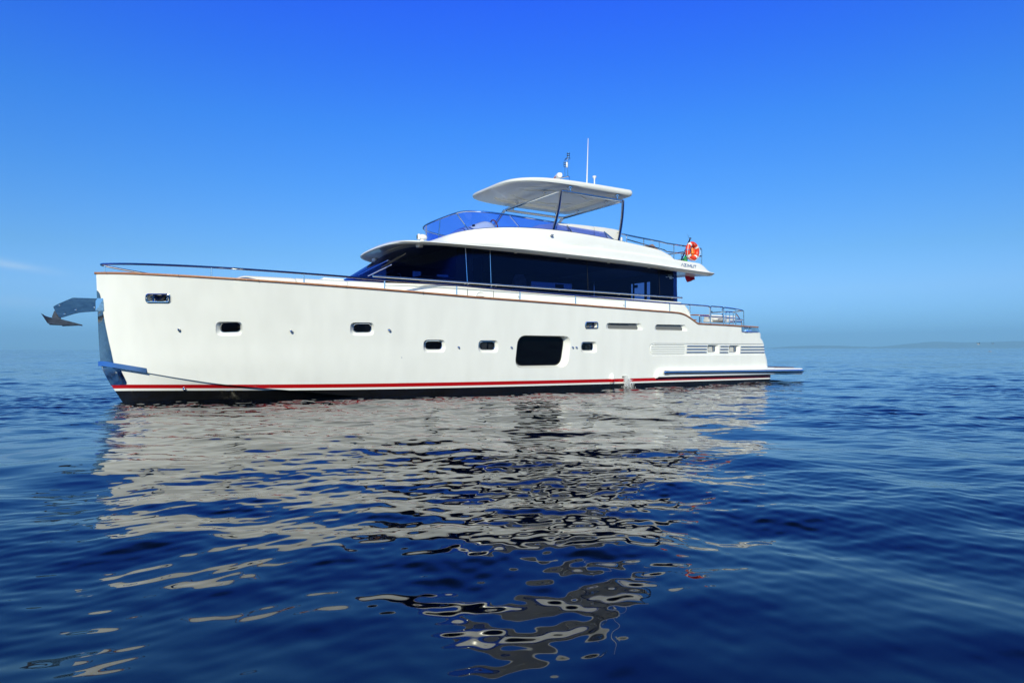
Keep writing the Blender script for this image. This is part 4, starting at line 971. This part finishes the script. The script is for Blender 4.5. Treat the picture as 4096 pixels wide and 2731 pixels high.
ax = (I(878, 745) - I(848, 470)); Mx = ax.normalized().to_track_quat('Z', 'Y').to_matrix(); ln = ax.length
b = MB(); b.lathe(I(848, 470), [(.02, 0), (.034, .03), (.034, ln * .42), (.05, ln * .5), (.062, ln * .62), (.062, ln * .7), (.03, ln * .78), (.025, ln * .97), (.01, ln)], Mx, 14); b.build('lamp_body', 'beacon_orange', bc)
b = MB(); b.tube([I(815, 500), I(800, 560), I(820, 600), I(790, 680)], .014, 6); b.build('lanyard', 'black', bc)
bg = thing('line_bag', I(950, 600, -2.30), 'crumpled orange throwing line bag behind the rescue light', 'bag')
b = MB(); rr = []
for k in range(9):
    t = k / 8; c_ = I(900, 465, -2.28).lerp(I(965, 720, -2.28), t); w = .045 + .07 * math.sin(PI * min(1, t * .75 + .1)); rr.append([c_ + Vector((w * math.cos(a) * (1 + .12 * math.sin(5 * a + 7 * t)), .05 * math.sin(a), .015 * math.sin(3 * a + 9 * t))) for a in np.linspace(0, 2 * PI, 16, endpoint=False)])
b.loft(rr); b.build('pouch', 'bag_orange', bg, 60)

# ensign on its leaning staff at the after rail
st0 = Vector((16.06, -1.36, 4.10)); st1 = Vector((16.50, -1.36, 4.86))
fs_ = thing('flag_staff', st0, 'leaning dark flag staff on the aft rail of the upper deck', 'flag staff')
b = MB(); b.tube([st0 - Vector((.06, 0, .12)), st1], .024, 10); b.build('pole', 'navy_metal', fs_)
b = MB(); b.ell(st1 + Vector((.01, 0, .03)), (.045, .045, .03), None, 12, 8); b.tube([st1 + Vector((-.03, 0, .0)), st1 + Vector((-.09, -.02, .06)), st1 + Vector((-.16, -.03, .15))], .006, 5); b.build('truck', 'chrome', fs_)
fl = thing('ensign_flag', Vector((16.2, -1.36, 4.2)), 'green white and red striped flag drooping from the leaning staff', 'flag')
def fold(u, v):                                       # u along the fly (0 hoist .. 1), v down the hoist
    top_ = st0.lerp(st1, .42); low = st0.lerp(st1, .02); h_ = top_.lerp(low, v)
    drop = u * .98 * (1 - .22 * v); return h_ + Vector((.04 + .30 * u - .10 * v * u + .035 * math.sin(9 * u + 4 * v), -.10 * u + .07 * math.sin(11 * v + 3 * u) * min(1, 3 * u), -drop * .93 - .02))
for i, (m_, nm) in enumerate((('flag_green', 'hoist_stripe'), ('flag_white', 'middle_stripe'), ('flag_red', 'fly_stripe'))):
    b = MB(); rows = [[fold((i + k / 10) / 3, j / 16) for j in range(17)] for k in range(11)]; b.loft([r + [p + Vector((.003, -.003, 0)) for p in r[::-1]] for r in rows]); b.build(nm, m_, fl, 60)

# flybridge furniture seen over the coaming
so = thing('sofa', (11.8, -1.9, 3.86), 'cream upholstered sofa behind the blue screen of the upper deck', 'sofa')
prof = [at('C', *q, -1.95) for q in ((850, 350), (900, 310), (1020, 272), (1200, 255), (1500, 262), (1838, 302))]
def back(px, name, r0):
    top_ = [at('C', *q, -1.95) for q in px]; b = MB(); rr = []
    for p in top_: rr.append([Vector((p.x, y, z)) for y, z in ((-2.04, 4.05), (-2.06, p.z - .05), (-2.02, p.z - .01), (-1.95, p.z), (-1.86, p.z - .02), (-1.80, p.z - .08), (-1.72, 4.05))])
    b.loft(rr); return b.build(name, 'cushion', so, 50)
back(((850, 345), (880, 322), (940, 292), (1020, 270), (1200, 254), (1500, 261), (1700, 282), (1820, 296), (1832, 302)), 'back_cushion', 0)
back(((1842, 303), (1855, 300), (2000, 316), (2150, 340), (2225, 356), (2233, 364)), 'back_cushion', 0)
b = MB(); b.rbox((11.7, -1.55, 4.02), (2.6, .9, .30), .06); b.build('seat', 'cushion', so)
b = MB(); p = at('C', 2235, 420, -1.9); b.rbox((p.x + .03, -1.9, 4.24), (.07, .35, .50), .03); b.build('end_panel', 'plastic_white', so)
tb = thing('flybridge_table', (11.9, -.7, 3.86), 'low dark table beside the upper deck sofa', 'table')
b = MB(); b.rbox((11.9, -.7, 4.36), (1.2, .7, .04), .015); b.build('table_top', 'navy_metal', tb); b = MB(); b.tube([(11.9, -.7, 3.86), (11.9, -.7, 4.35)], .05, 12); b.build('pedestal', 'chrome', tb)
hc = thing('helm_console', (8.9, -.5, 3.86), 'rounded white helm console behind the blue windscreen', 'console')
B_ = lambda x, y, Y=-.7: at('B', x, y, Y)
tp = [B_(1180, 680), B_(1230, 620), B_(1340, 545), B_(1450, 560), B_(1560, 520), B_(1640, 470), B_(1760, 425), B_(1880, 397), B_(1990, 420), B_(2070, 490), B_(2115, 560)]
b = MB(); rr = []
for p in tp: rr.append([Vector((p.x, y, 3.9 + (p.z - 3.9) * k)) for y, k in ((-1.0, 0), (-1.02, .8), (-.95, .95), (-.8, 1.0), (-.5, 1.0), (-.2, .98), (.0, .9), (.05, .0))])
b.loft(rr); b.build('cowling', 'gelcoat', hc, 50)
p = B_(2195, 510, -.6); b = MB(); b.torus(p, .17, .018, Matrix.Rotation(R(70), 3, 'Y'), 30, 8); w_ = b.build('steering_wheel', 'red_wheel', hc); b = MB(); b.tube([p, p + Vector((-.12, 0, -.05))], .03, 8); b.build('hub', 'chrome', w_)
p = B_(1625, 520, -.9); b = MB(); b.rbox(p, (.05, .10, .10), .012); b.build('throttle', 'black', hc)
wc = thing('wicker_lounger', (14.6, -1.2, 3.86), 'brown wicker lounger on the open aft part of the upper deck', 'lounger')
Wp = lambda x, y: at(5, x, y, -1.3)
b = MB(); b.prism([Wp(1385, 395), Wp(1490, 380), Wp(1505, 372), Wp(1575, 442), Wp(1565, 452), Wp(1495, 392)], (0, .6, 0)); b.build('backrest', 'wicker', wc)
b = MB(); b.prism([Wp(1400, 402), Wp(1560, 440), Wp(1560, 460), Wp(1400, 440)], (0, .6, 0)); b.build('frame', 'wicker', wc)

# cockpit furniture at the stern
sf = thing('cockpit_sofa', (18.0, -.9, 1.87), 'white cushioned sofa on the aft cockpit deck behind the stern rail', 'sofa')
Fp = lambda x, y, Y=-1.2: at('F', x, y, Y)
def rect_f(x0, y0, x1, y1, Y, dy, name, mat, th, r=.03):
    a, c_ = Fp(x0, y0, Y), Fp(x1, y1, Y); b = MB(); b.rbox(((a.x + c_.x) / 2, Y + dy / 2, (a.z + c_.z) / 2), (abs(c_.x - a.x), dy, abs(a.z - c_.z)), r); return b.build(name, mat, th)
rect_f(1545, 706, 2270, 915, -.6, .25, 'backrest', 'cushion', sf, .03); rect_f(1560, 822, 2060, 915, -.95, .3, 'seat', 'cushion', sf, .02); rect_f(1700, 800, 2010, 868, -1.1, .2, 'bolster', 'cushion', sf, .05)
tt = thing('cockpit_table', (17.4, -1.5, 1.87), 'orange teak table on the aft deck behind the boarding gate', 'table')
a, c_ = Fp(1290, 705, -1.6), Fp(1690, 718, -1.6); b = MB(); b.rbox(((a.x + c_.x) / 2, -1.3, (a.z + c_.z) / 2), (c_.x - a.x, .22, .03), .008); b.build('table_top', 'teak_orange', tt)
b = MB(); b.tube([((a.x + c_.x) / 2, -1.3, 1.87), ((a.x + c_.x) / 2, -1.3, a.z)], .045, 12); b.build('leg', 'chrome', tt)
ch = thing('teak_chair', Fp(1085, 665, -1.7), 'orange teak chair back by the aft end of the deckhouse', 'chair')
a, c_ = Fp(1075, 605, -1.7), Fp(1105, 665, -1.7); b = MB(); b.rbox(((a.x + c_.x) / 2, -1.5, (a.z + c_.z) / 2 - .05), (.05, .14, a.z - c_.z + .06), .012); b.build('backrest', 'teak_orange', ch); b = MB(); b.rbox(((a.x + c_.x) / 2 + .16, -1.5, c_.z - .22), (.3, .3, .03), .01); b.build('seat', 'teak_orange', ch)
# striped armchair inside the saloon
ac = thing('armchair', (9.7, -1.2, 2.05), 'striped high backed armchair standing inside the saloon window', 'armchair')
b = MB(); rr = []; p0, p1, p2, p3 = (at(3, *q, -1.2) for q in ((1918, 1030), (2070, 1025), (2078, 1140), (1925, 1180)))
for k in range(9):
    z = lerp(2.5, p0.z + .02, k / 8); w = (p1.x - p0.x) / 2 * (1 if k < 6 else (.98, .88, .55)[k - 6]); cx = (p0.x + p1.x) / 2
    rr.append(fillet([Vector((cx + a * w, -1.2 + c2 * .06, z)) for a, c2 in ((-1, -1), (1, -1), (1, 1), (-1, 1))], .04, 3, True))
b.loft(rr)
m, n_, l_, pb = new_mat('striped_cloth'); g = n_.new('ShaderNodeNewGeometry'); sp = n_.new('ShaderNodeSeparateXYZ'); l_.new(g.outputs['Position'], sp.inputs[0]); mm = n_.new('ShaderNodeMath'); mm.operation = 'SINE'; m1 = n_.new('ShaderNodeMath'); m1.operation = 'MULTIPLY'; m1.inputs[1].default_value = 190
l_.new(sp.outputs['Z'], m1.inputs[0]); l_.new(m1.outputs[0], mm.inputs[0]); cr = n_.new('ShaderNodeValToRGB'); cr.color_ramp.interpolation = 'CONSTANT'; cr.color_ramp.elements[0].color = (.03, .03, .05, 1); cr.color_ramp.elements[1].position = .5; cr.color_ramp.elements[1].color = (.75, .75, .75, 1)
l_.new(mm.outputs[0], cr.inputs[0]); l_.new(cr.outputs[0], pb.inputs['Base Color']); pb.inputs['Roughness'].default_value = .9
b.build('backrest', 'striped_cloth', ac); b = MB(); b.rbox(((p0.x + p1.x) / 2, -.95, 2.45), (.5, .5, .14), .04); b.build('seat', 'wicker', ac)
for dx in (-.2, .2):
    for yy in (-1.15, -.75): b = MB(); b.tube([((p0.x + p1.x) / 2 + dx, yy, 2.05), ((p0.x + p1.x) / 2 + dx, yy, 2.42)], .02, 6); b.build('leg', 'wicker', ac)

# ================================================================== gulls
def gull(name, loc, rz, scale, wings, label, group):
    g = empty(name); b = MB(); b.ell((0, 0, 0), (.26, .09, .085), None, 12, 8); b.ell((.25, 0, .055), (.075, .06, .06), None, 10, 6); b.loft([[Vector((-.2, s * .07, .02 * t)) for s, t in ((-1, -1), (1, -1), (1, 1), (-1, 1))], [Vector((-.42, s * .06, .02 + .008 * t)) for s, t in ((-1, -1), (1, -1), (1, 1), (-1, 1))]])
    b.build('body', 'gull_white', g); b = MB(); b.tube([(.31, 0, .055), (.40, 0, .04)], [.018, .005], 6); b.build('beak', 'beacon_orange', g)
    for s in (1, -1):
        b = MB()
        if wings is None: b.ell((-.08, s * .07, .04), (.24, .04, .06), None, 10, 6)
        else:
            rr = []
            for y, z, c, w in ((.05, .04, .04, .13), (.28, .04 + .20 * wings, .06, .12), (.55, .04 + .52 * wings, -.02, .07), (.72, .04 + .62 * wings, -.12, .01)): rr.append([Vector((c + w, s * y, z)), Vector((c, s * y, z + .015)), Vector((c - w, s * y, z)), Vector((c, s * y, z - .006))])
            b.loft(rr)
        b.build('wing', 'gull_grey', g)
    g.location = loc; g.rotation_euler = (0, 0, rz); g.scale = (scale,) * 3
    return tag(g, label, 'seagull', group)
def far(u, v, dist): d = ray('P', u, v); return CAM + d * dist
GG = 'seagulls far off to the right'
gull('seagull', far(3913.5, 1377, 150), R(-32), .8, .9, 'white gull flying low with raised wings, left of the others', GG)
gull('seagull', far(3971, 1375, 230), R(60), .85, .8, 'smallest dark winged gull flying just above the horizon', GG)
gp = far(3960, 1404, 200); gp.z = .06; gull('seagull', gp, R(-25), 1.25, None, 'gull sitting on the water below the flying gulls', GG)

# ================================================================== sea
def build_sea():
    rng = np.random.default_rng(8)
    rows = [.2, .5, .8, 1.1, 1.35]; r = 1.5
    while r < 13400:
        rows.append(r); px = .36 * r * r / (644 * CH)
        ds = min(max(px, .008), .036) if r < 22 else (min(.036 * (r / 22) ** 2.6, .42, px * .8) if r < 210 else min(.42 * (r / 210) ** 1.9, px * .8))
        r += ds if r > 2 else .02
    rows = np.array(rows + [13500.0]); dr = np.gradient(rows)
    h0 = math.pi / 2 - TH; fan = np.linspace(-R(54), R(54), 1150); rest = np.linspace(R(54), 2 * PI - R(54), 150)[1:-1]
    ang = h0 + np.concatenate([fan, rest]); na = len(ang); nr = len(rows)
    dth = np.full(na, R(108) / 1150); dth[1150:] = (2 * PI - R(108)) / 149
    Xc = (CX + rows[:, None] * np.cos(ang)[None]).astype(np.float32); Yc = (CY + rows[:, None] * np.sin(ang)[None]).astype(np.float32)
    Z = np.zeros_like(Xc)
    main = h0                                          # waves run roughly along the line of sight
    NWV = WAVES['n']; lam = np.exp(np.linspace(math.log(WAVES['lmin']), math.log(WAVES['lmax']), NWV)) * np.exp(rng.normal(0, .05, NWV))
    rip = np.zeros(nr); 
    # patches of livelier and calmer water
    def field(sx, sy, seed, k=7):
        q = np.random.default_rng(seed); f = np.zeros_like(Xc)
        for _ in range(k):
            a = q.uniform(0, 2 * PI); u = np.cos(a) / sx * q.uniform(.6, 1.6); w = np.sin(a) / sy * q.uniform(.6, 1.6); f += np.cos(2 * PI * (u * Xc + w * Yc) + q.uniform(0, 6.28)).astype(np.float32)
        return f / math.sqrt(k / 2)
    sm = lambda a, b_, v: np.clip((v - a) / (b_ - a), 0, 1)
    up = Xc + (-2.5 - Yc) * .98                        # the breeze comes over the starboard bow: the hull shelters its port side
    lee = sm(-2.5, .5, up) * (1 - sm(15.5, 19.0, up)) * (1 - sm(-3.2, -1.5, Yc)) * sm(-21, -15, Yc)
    pat = np.clip(.66 + .30 * field(14, 9, 5), .15, 1.35) * (1.1 - 0.25 * lee); rad = rows[:, None]; big = 0.8 - -0.10 * lee
    near = np.clip((rad - 2.3) / 3.5, 0, 1) ** 1.0     # a slick lies over the nearest water
    for i in range(NWV):
        l = lam[i]; th = main + rng.normal(0, R(WAVES['spread'] * (1 if l > .8 else .75))) + (PI if rng.random() < .5 else 0); k = 2 * PI / l
        w = np.clip((l / dr - 2.5) / 2.5, 0, 1); nn = int(np.searchsorted(-w, -1e-4)) if w[-1] < 1e-4 else nr
        idx = np.nonzero(w > 1e-4)[0]
        sl = WAVES['slope'](l); rip += (sl ** 2) * (1 - w ** 2)
        if len(idx) == 0: continue
        n1 = idx[-1] + 1; ph = rng.uniform(0, 6.28)
        arg = (k * (math.cos(th) * Xc[:n1] + math.sin(th) * Yc[:n1]) + ph).astype(np.float32)
        if l < .9:
            sh = min(1, (.9 - l) / .5); amp = (1 - sh) + sh * pat[:n1] * (.22 + .78 * near[:n1])
        else: amp = big[:n1] if l < 3.2 else 1.0
        Z[:n1] += (sl * math.sqrt(2) / k) * w[:n1, None].astype(np.float32) * amp * np.cos(arg)
    ripple = np.sqrt(rip)[:, None] * np.ones_like(pat)
    v = np.stack([Xc, Yc, Z], -1).reshape(-1, 3).astype(np.float32)
    j = np.arange(na); j2 = (j + 1) % na
    base = (np.arange(nr - 1) * na)[:, None]
    quads = np.stack([base + j, base + na + j, base + na + j2, base + j2], -1).reshape(-1, 4).astype(np.int32)
    me = bpy.data.meshes.new('water'); me.vertices.add(len(v)); me.vertices.foreach_set('co', v.ravel())
    nq = len(quads); me.loops.add(nq * 4); me.loops.foreach_set('vertex_index', quads.ravel())
    me.polygons.add(nq); me.polygons.foreach_set('loop_start', np.arange(0, nq * 4, 4, dtype=np.int32)); me.polygons.foreach_set('loop_total', np.full(nq, 4, np.int32))
    me.polygons.foreach_set('use_smooth', np.ones(nq, bool))
    at_ = me.attributes.new('ripple', 'FLOAT', 'POINT'); at_.data.foreach_set('value', ripple.astype(np.float32).ravel())
    me.update(); me.materials.append(MATS['water'])
    o = bpy.data.objects.new('water', me); COL.objects.link(o); o['kind'] = 'structure'; return o
def slope_of(l):                                       # rms slope carried by each wave component
    if l > 2.5: return .0034
    if l > .8: return .0120
    if l > .3: return .0142
    return .0195
WAVES = dict(n=76, lmin=.10, lmax=9.0, spread=40, slope=slope_of)
m, n_, l_, pb = new_mat('water')
pb.inputs['Base Color'].default_value = (.0005, .0016, .005, 1); pb.inputs['IOR'].default_value = 1.38; pb.inputs['Roughness'].default_value = .02
atn = n_.new('ShaderNodeAttribute'); atn.attribute_name = 'ripple'
g = n_.new('ShaderNodeNewGeometry')
def vmath(op, a, b=None, s=None):
    v = n_.new('ShaderNodeVectorMath'); v.operation = op; l_.new(a, v.inputs[0])
    if isinstance(b, tuple): v.inputs[1].default_value = b
    elif b is not None: l_.new(b, v.inputs[1])
    if s is not None: l_.new(s, v.inputs['Scale'])
    return v.outputs[0]
def smath(op, a, b=None, c=None):
    v = n_.new('ShaderNodeMath'); v.operation = op
    for k, q in enumerate((a, b, c)):
        if q is None: continue
        if isinstance(q, (int, float)): v.inputs[k].default_value = q
        else: l_.new(q, v.inputs[k])
    return v.outputs[0]
rt = n_.new('ShaderNodeMapping'); rt.inputs['Rotation'].default_value = (0, 0, TH); l_.new(g.outputs['Position'], rt.inputs[0])
def wave_noise(scale, detail, stretch):
    q = vmath('MULTIPLY', rt.outputs[0], (stretch, 1, 1)); t = n_.new('ShaderNodeTexNoise'); t.inputs['Scale'].default_value = scale; t.inputs['Detail'].default_value = detail
    l_.new(q, t.inputs['Vector']); return t
t1 = wave_noise(1.8, 3, .5); t2 = wave_noise(.22, 4, .3); t3 = wave_noise(.028, 5, .5)
tilt = vmath('ADD', vmath('MULTIPLY', vmath('SUBTRACT', t1.outputs['Color'], (.5, .5, .5)), (1.6, 1.6, 0)), vmath('MULTIPLY', vmath('SUBTRACT', t2.outputs['Color'], (.5, .5, .5)), (1.6, 1.6, 0)))
sc_ = n_.new('ShaderNodeVectorMath'); sc_.operation = 'SCALE'; l_.new(tilt, sc_.inputs[0]); l_.new(atn.outputs['Fac'], sc_.inputs['Scale'])
nrm_ = vmath('NORMALIZE', vmath('ADD', g.outputs['Normal'], sc_.outputs[0])); l_.new(nrm_, pb.inputs['Normal'])
liv = smath('MULTIPLY_ADD', t3.outputs[0], 1.5, -.02)
sig = smath('MAXIMUM', smath('SUBTRACT', smath('MULTIPLY', smath('MULTIPLY', atn.outputs['Fac'], liv), .10), .004), 0.0)
l_.new(smath('ADD', smath('SQRT', smath('MULTIPLY', sig, 1.4)), .014), pb.inputs['Roughness'])
sea = build_sea()

# jet of cooling water falling from the drain outlet, with its foam
m, n_, l_, pb = new_mat('spray'); pb.inputs['Base Color'].default_value = (.80, .83, .84, 1); pb.inputs['Roughness'].default_value = .25; pb.inputs['Specular IOR Level'].default_value = .7
b = MB(); rs = random.Random(3); o0 = Vector((12.40, -hullY(12.4, .33) - .03, .325))
for k in range(4):
    x = o0.x + rs.uniform(-.085, .085); v0 = rs.uniform(.05, .22); rr_ = rs.uniform(.003, .007); n0 = rs.randint(4, 7); t1_ = rs.uniform(.5, 1)
    pth = [Vector((x + .03 * (x - o0.x) / .08 * t * 3 + rs.uniform(-.006, .006), o0.y - v0 * t * .8, o0.z - .34 * t * t * t1_ - .02 * t)) for t in np.linspace(0, 1, n0 + 3)]
    b.tube(pth, [rr_ * rs.uniform(.35, 1.1) for _ in pth], 5)
for k in range(1300):
    t = rs.random() ** .7; x = o0.x + .03 * t + rs.gauss(0.0, .045 + .055 * t * t); y = o0.y - abs(rs.gauss(.05, .07 * t + .02)); z = max(.0, o0.z - .33 * t * t + rs.gauss(0, .022)); s = rs.uniform(.002, .0062)
    b.ell((x, y, z), (s, s, s * rs.uniform(1, 2.2)), None, 5, 4)
for k in range(60):
    x = o0.x + .02 + rs.gauss(.12, .20); y = o0.y - .05 - abs(rs.gauss(.08, .08)); s = rs.uniform(.010, .034); b.ell((x, y, .004), (s, s * .8, .010), None, 7, 4)
sp = b.build('water_jet', 'spray', None, None); tag(sp, 'white jet of cooling water splashing from the hull drain', 'splash', None, 'stuff')
# ================================================================== far shore and the air
def ridge(name, u0, u1, dist, prof, depth):           # a wooded coast: prof gives (azimuth pixel, height m)
    rng = np.random.default_rng(int(dist)); f = pchip([p[0] for p in prof], [p[1] for p in prof]); b = MB(); rows = []
    us = np.linspace(u0, u1, 160); jit = np.cumsum(rng.normal(0, 1, 160)); jit -= np.linspace(jit[0], jit[-1], 160)
    for k in range(7):
        t = k / 6; row = []
        for i, u in enumerate(us):
            a = (u - 2048) / FPX; d = Vector((math.sin(TH) + math.cos(TH) * a, math.cos(TH) - math.sin(TH) * a, 0))
            hgt = .5 * f(u) * math.sin(PI * min(t * 1.0, 1)) ** .8 * (1 + .03 * jit[i] * t) * (1 if t < 1 else 0); p = Vector((CX, CY, 0)) + d * (dist + depth * t); row.append(Vector((p.x, p.y, max(hgt, 0) - 1.0)))
        rows.append(row)
    b.loft(rows, False, False); o = b.build(name, 'hill_scrub', None, 60); o['kind'] = 'structure'; return o
pbr('hill_scrub', (0.06, 0.075, 0.05), 0.95, vary=.35, vscale=.004)
ridge('hills', 3050, 3560, 12000, [(3050, 0), (3150, 70), (3260, 118), (3330, 112), (3420, 85), (3560, 0)], 800)
ridge('hills', 3380, 4900, 12300, [(3380, 0), (3520, 70), (3660, 190), (3745, 232), (3840, 205), (3960, 225), (4096, 248), (4400, 260), (4700, 120), (4900, 0)], 900)
hb = MB(); hb.box((0, 0, 165), (29400, 29400, 340)); hz = hb.build('haze', None, None, None); hz['kind'] = 'stuff'
hm = bpy.data.materials.new('haze'); hm.use_nodes = True; hn = hm.node_tree.nodes; hn.clear(); ho = hn.new('ShaderNodeOutputMaterial'); hv = hn.new('ShaderNodeVolumePrincipled')
hv.inputs['Color'].default_value = (.32, .68, 1.0, 1); hv.inputs['Density'].default_value = HAZE_D; hv.inputs['Anisotropy'].default_value = -.10
hm.node_tree.links.new(hv.outputs[0], ho.inputs['Volume']); hz.data.materials.append(hm); MATS['haze'] = hm
